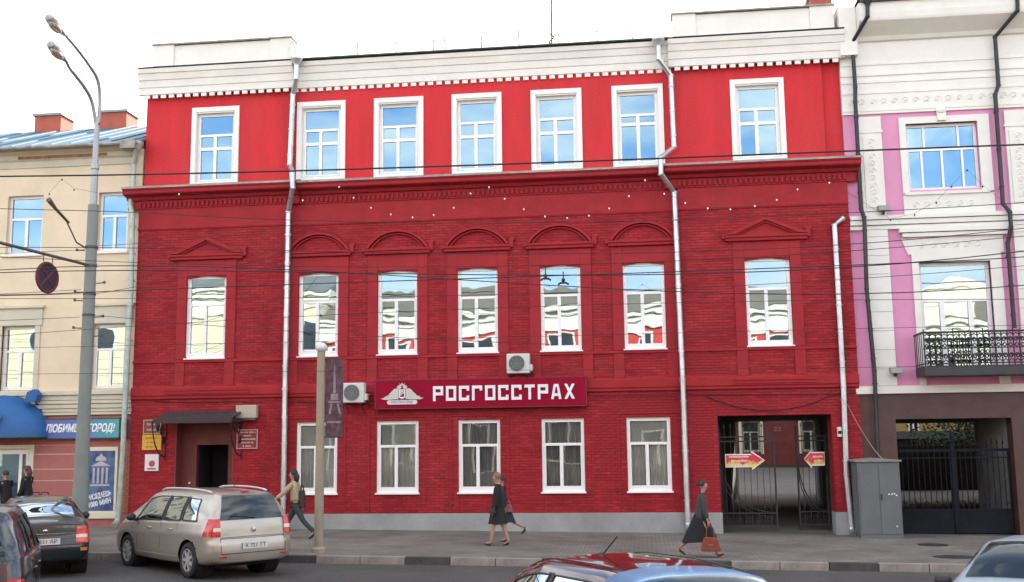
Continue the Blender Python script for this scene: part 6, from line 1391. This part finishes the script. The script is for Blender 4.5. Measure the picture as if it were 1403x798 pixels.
    # hair
    mb = MB(); hm = M(hair['mat'], hair['col'], .55, var=.25, scale=20, bump=.5, bscale=60); c = Ht(-.018, 0, .055); nn = 14; vs = []
    for i in range(9):
        ph_ = PI*.62*i/8
        for j in range(nn):
            a = 2*PI*j/nn; fr = max(0, math.cos(a)); r = 1-.38*fr*max(0, (i-4)/4); x = .112*math.sin(ph_)*math.cos(a)*r; y = .093*math.sin(ph_)*math.sin(a); z = .105*math.cos(ph_)
            if fr > .3 and i > 5: z = .105*math.cos(PI*.62*5/8)
            vs.append((c.x+x*S, c.y+y*S, c.z+z*S))
    mb.add(vs, [(i*nn+j, i*nn+(j+1) % nn, (i+1)*nn+(j+1) % nn, (i+1)*nn+j)[::-1] for i in range(8) for j in range(nn)])
    if hair.get('bun'): mb.sphere(tuple(Ht(-.12, 0, .05)), .042*S, 8)
    if hair.get('long'): mb.tube([Ht(-.06, 0, .05), Ht(-.10, 0, -.04), Ht(-.095, 0, -.15), Ht(-.08, 0, -hair['long'])], [.07*S, .075*S, .06*S, .03*S], 9)
    obj('hair', mb, hm, root, local=True, smooth=True)
    # clothes
    for c in clothes:
        N = []; E = []
        if c['kind'] == 'top':
            k = c.get('k', 1.0); m = M(c['mat'], c['col'], .85, var=.12, scale=14, bump=.35, bscale=45)
            bt = c.get('bottom', .82); a = n(Vector((-.0, 0, bt)), (.19*k+c.get('flare', 0), .17*k+c.get('flare', 0))); b = n(Vector((lean*.3, 0, 1.08)), (.165*k, .15*k)); d = n(Vector((lean*.8, 0, 1.30)), (.175*k, .16*k)); g = n(Vector((lean*1.1, 0, 1.455)), (.085, .08)); E += [(a, b), (b, d), (d, g)]
            for s in (1, -1):
                sh, e, w, _ = Ar[s]; j0 = n(sh, .082*k); j1 = n(e, .065*k); j2 = n(w*.92+e*.08, .05*k); E += [(d, j0), (j0, j1), (j1, j2)]
            skin(c['name'], N, E, m, root, 2)
            mb = MB(); mb.tube([P(Vector((lean*1.15, .06*math.cos(t)*0+.062*math.sin(t), 1.455))+Vector((.058*math.cos(t), 0, 0))) for t in np.linspace(0, 2*PI, 13)], .016*S, 6); obj('collar', mb, m, root, local=True, smooth=True)
        if c['kind'] == 'trousers':
            m = M(c['mat'], c['col'], .85, var=.15, scale=12, bump=.3, bscale=50); a = n(Vector((0, 0, .96)), (.135, .11))
            for s in (1, -1):
                h, k, an, b = Lg[s]; i0 = n(h+Vector((0, 0, -.03)), .102); i1 = n((h+k)/2, .088); i2 = n(k, .068); i3 = n((k+an)/2, .062); i4 = n(an+Vector((0, 0, .02)), .058); E += [(a, i0), (i0, i1), (i1, i2), (i2, i3), (i3, i4)]
            skin(c['name'], N, E, m, root, 2)
        if c['kind'] == 'skirt':
            m = M(c['mat'], c['col'], .8, var=.15, scale=9, bump=.3); hem = c['hem']; mb = MB(); nn = 26; rows = 9
            fx = max(Lg[1][1].x, Lg[-1][1].x); bx = min(Lg[1][1].x, Lg[-1][1].x)
            if hem < .45: fx = max(fx, .6*Lg[1][1].x+.4*Lg[1][2].x, .6*Lg[-1][1].x+.4*Lg[-1][2].x); bx = min(bx, .6*Lg[1][1].x+.4*Lg[1][2].x, .6*Lg[-1][1].x+.4*Lg[-1][2].x)
            for i in range(rows+1):
                t = i/rows; z = .99-(.99-hem)*t
                for j in range(nn):
                    a = 2*PI*j/nn; cs = math.cos(a); x = (.145+(((fx+.115) if cs > 0 else (-bx+.115))-.125)*t**1.0)*cs; y = (.145+.035*t)*math.sin(a); rip = 1+.05*t*math.sin(a*7+1.3); mb.v.append(tuple(P(Vector((x*rip, y*rip, z+.012*t*math.sin(3*a))))))
            mb.f = [(i*nn+j, i*nn+(j+1) % nn, (i+1)*nn+(j+1) % nn, (i+1)*nn+j)[::-1] for i in range(rows) for j in range(nn)]; mb.m = [0]*len(mb.f)
            obj(c['name'], mb, m, root, local=True, smooth=True)
        if c['kind'] == 'shoes':
            m = M(c['mat'], c['col'], .45, var=.1)
            for s in (1, -1):
                h, k, an, b = Lg[s]; t = math.cos(b*.8), math.sin(b*.8); N = []; E = []
                a0 = n(an+Vector((-.035*t[0], 0, -.035-.03*t[1])), .036); a1 = n(an+Vector((.07*t[0], 0, .07*t[1]-.042)), (.042, .032)); a2 = n(an+Vector((.165*t[0], 0, .165*t[1]-.048)), (.038, .022)); a3 = n(an+Vector((0, 0, -.01)), .046 if c.get('high') else .04); E = [(a0, a1), (a1, a2), (a0, a3)]
                skin('shoe', N, E, m, root, 1)
    info = dict(hand={s: P(Ar[s][2]+Vector((math.sin(Ar[s][3]), 0, -math.cos(Ar[s][3])))*.10) for s in (1, -1)}, P=P, S=S, root=root)
    return info
def bag(info, name, label, where, w, h, col, mat, strap=.16, rz=0.0):
    """a carried bag is a thing of its own, placed at the hand in world space"""
    root = info['root']; R = Matrix.Rotation(root.rotation_euler.z, 4, 'Z'); p = Vector(root.location)+(R @ Vector(where))
    b = empty(name, (p.x, p.y, p.z-strap-h), label, 'bag', rz=root.rotation_euler.z); m = M(mat, col, .45, var=.15, scale=10, bump=.2)
    mb = MB(); q = [(-w*.5, 0), (-w*.46, .02), (-w*.36, h*.9), (-w*.30, h), (w*.30, h), (w*.36, h*.9), (w*.46, .02), (w*.5, 0)]
    mb.prism([(-w*.52, h*.08), (-w*.36, h*.92), (-w*.28, h), (w*.28, h), (w*.36, h*.92), (w*.52, h*.08), (w*.46, 0), (-w*.46, 0)], -.07, .07); obj('pouch', mb, m, b, local=True, bevel=.02)
    for y in (-.03, .03):
        mb = MB(); mb.tube([(-w*.22, y, h*.85), (-w*.17, y, h+strap*.7), (0, y*.4, h+strap), (w*.17, y, h+strap*.7), (w*.22, y, h*.85)], .010, 6); obj('handle', mb, m, b, local=True)
    mb = MB(); mb.box(-w*.12, w*.12, -.078, -.071, h*.45, h*.52); obj('clasp', mb, M('brass', (.45, .33, .15), .35, metal=.8), b, local=True)
# striding in a beige jacket behind the beige post
p = person('person in a beige jacket and dark jeans striding left beside the beige post', (-8.62, -2.75, gz(-8.6)), PI, 1.74, dict(L=(-27, 18), R=(30, 6), LA=(42, 12), RA=(-18, 10), lean=.06),
    [dict(kind='trousers', name='jeans', mat='dark_jeans', col=(.035, .045, .045)), dict(kind='top', name='jacket', mat='beige_jacket', col=(.40, .33, .22), bottom=.93, k=.98), dict(kind='shoes', mat='black_shoes', col=(.02, .02, .02))], dict(mat='dark_hair', col=(.025, .018, .015), long=.16))
bag(p, 'shoulder_bag', 'black shoulder bag on the back of the person in the beige jacket', tuple(p['P'](Vector((-.16, .05, 1.36)))), .16, .42, (.02, .02, .02), 'black_bag', .12)
p = person('person in a black jacket and short black skirt walking left before the middle window', (-3.40, -3.95, gz(-3.4)), PI, 1.64, dict(L=(14, 4), R=(-12, 10), LA=(-4, 22), RA=(6, 16), lean=.02),
    [dict(kind='skirt', name='skirt', mat='black_skirt', col=(.012, .012, .014), hem=.52), dict(kind='top', name='jacket', mat='black_jacket', col=(.012, .012, .016), bottom=.80, k=1.08), dict(kind='shoes', mat='black_shoes', col=(.02, .02, .02))], dict(mat='light_brown_hair', col=(.20, .12, .07)))
bag(p, 'clutch_bag', 'small dark bag held at the hip by the person in the short black skirt', tuple(p['hand'][1]+Vector((0, .04, .16))), .16, .11, (.03, .02, .025), 'dark_bag', .05)
p = person('person mostly hidden behind the one in the short black skirt', (-3.42, -2.9, gz(-3.4)), PI, 1.52, dict(L=(-4, 4), R=(-30, 34), LA=(-12, 8), RA=(4, 10), lean=.02),
    [dict(kind='skirt', name='skirt', mat='charcoal_skirt', col=(.02, .02, .025), hem=.50), dict(kind='top', name='coat', mat='dark_violet_coat', col=(.03, .018, .03), bottom=.82, k=.98), dict(kind='shoes', mat='black_shoes', col=(.02, .02, .02))], dict(mat='dark_hair', col=(.025, .018, .015)))
bag(p, 'pink_handbag', 'dull pink handbag swinging behind the pair before the middle window', tuple(p['hand'][1]+Vector((-.08, -.1, .28))), .20, .18, (.26, .09, .12), 'pink_bag_leather', .10)
p = person('person in a grey jacket and long black skirt striding right towards the gateway', (1.12, -5.75, gz(1.1)), 0, 1.60, dict(L=(-26, 22), R=(24, 2), LA=(-8, 12), RA=(6, 8), lean=.05),
    [dict(kind='skirt', name='long_skirt', mat='long_black_skirt', col=(.010, .010, .012), hem=.37), dict(kind='top', name='jacket', mat='grey_jacket', col=(.050, .052, .055), bottom=.80, k=1.06, flare=.02), dict(kind='shoes', mat='brown_shoes', col=(.06, .03, .025))], dict(mat='dark_hair', col=(.025, .018, .015), bun=True))
bag(p, 'leather_handbag', 'red-brown leather handbag carried by the person in the long skirt', tuple(p['hand'][-1]+Vector((.02, -.02, -.0))), .40, .28, (.22, .05, .032), 'red_brown_leather', .26)
person('person in black with short dark hair, left of the pair by the shop window', (-17.05, -1.6, gz(-17)), PI*.95, 1.56, dict(L=(3, 2), R=(-4, 3), LA=(20, 60), RA=(14, 40), lean=.06),
    [dict(kind='trousers', name='trousers', mat='black_trousers', col=(.015, .015, .017)), dict(kind='top', name='coat', mat='black_coat', col=(.010, .010, .012), bottom=.70, k=1.08), dict(kind='shoes', mat='black_shoes', col=(.02, .02, .02))], dict(mat='dark_hair', col=(.025, .018, .015)))
person('person in black with long reddish-brown hair, right of the pair by the shop window', (-16.58, -1.4, gz(-16.5)), PI*1.02, 1.68, dict(L=(4, 3), R=(-3, 3), LA=(6, 20), RA=(10, 30), lean=.03),
    [dict(kind='trousers', name='trousers', mat='black_trousers', col=(.015, .015, .017)), dict(kind='top', name='coat', mat='black_coat', col=(.010, .010, .012), bottom=.72, k=1.02), dict(kind='shoes', mat='black_shoes', col=(.02, .02, .02))], dict(mat='auburn_hair', col=(.07, .025, .025), long=.22))
person('person in dark clothes standing far back inside the red gateway', (8.55, 25.5, .027*25.5), PI*1.2, 1.66, dict(L=(8, 3), R=(-8, 6), LA=(6, 10), RA=(-8, 10), lean=.02),
    [dict(kind='trousers', name='trousers', mat='black_trousers', col=(.015, .015, .017)), dict(kind='top', name='coat', mat='black_coat', col=(.010, .010, .012), bottom=.75, k=1.0), dict(kind='shoes', mat='black_shoes', col=(.02, .02, .02))], dict(mat='dark_hair', col=(.025, .018, .015)))
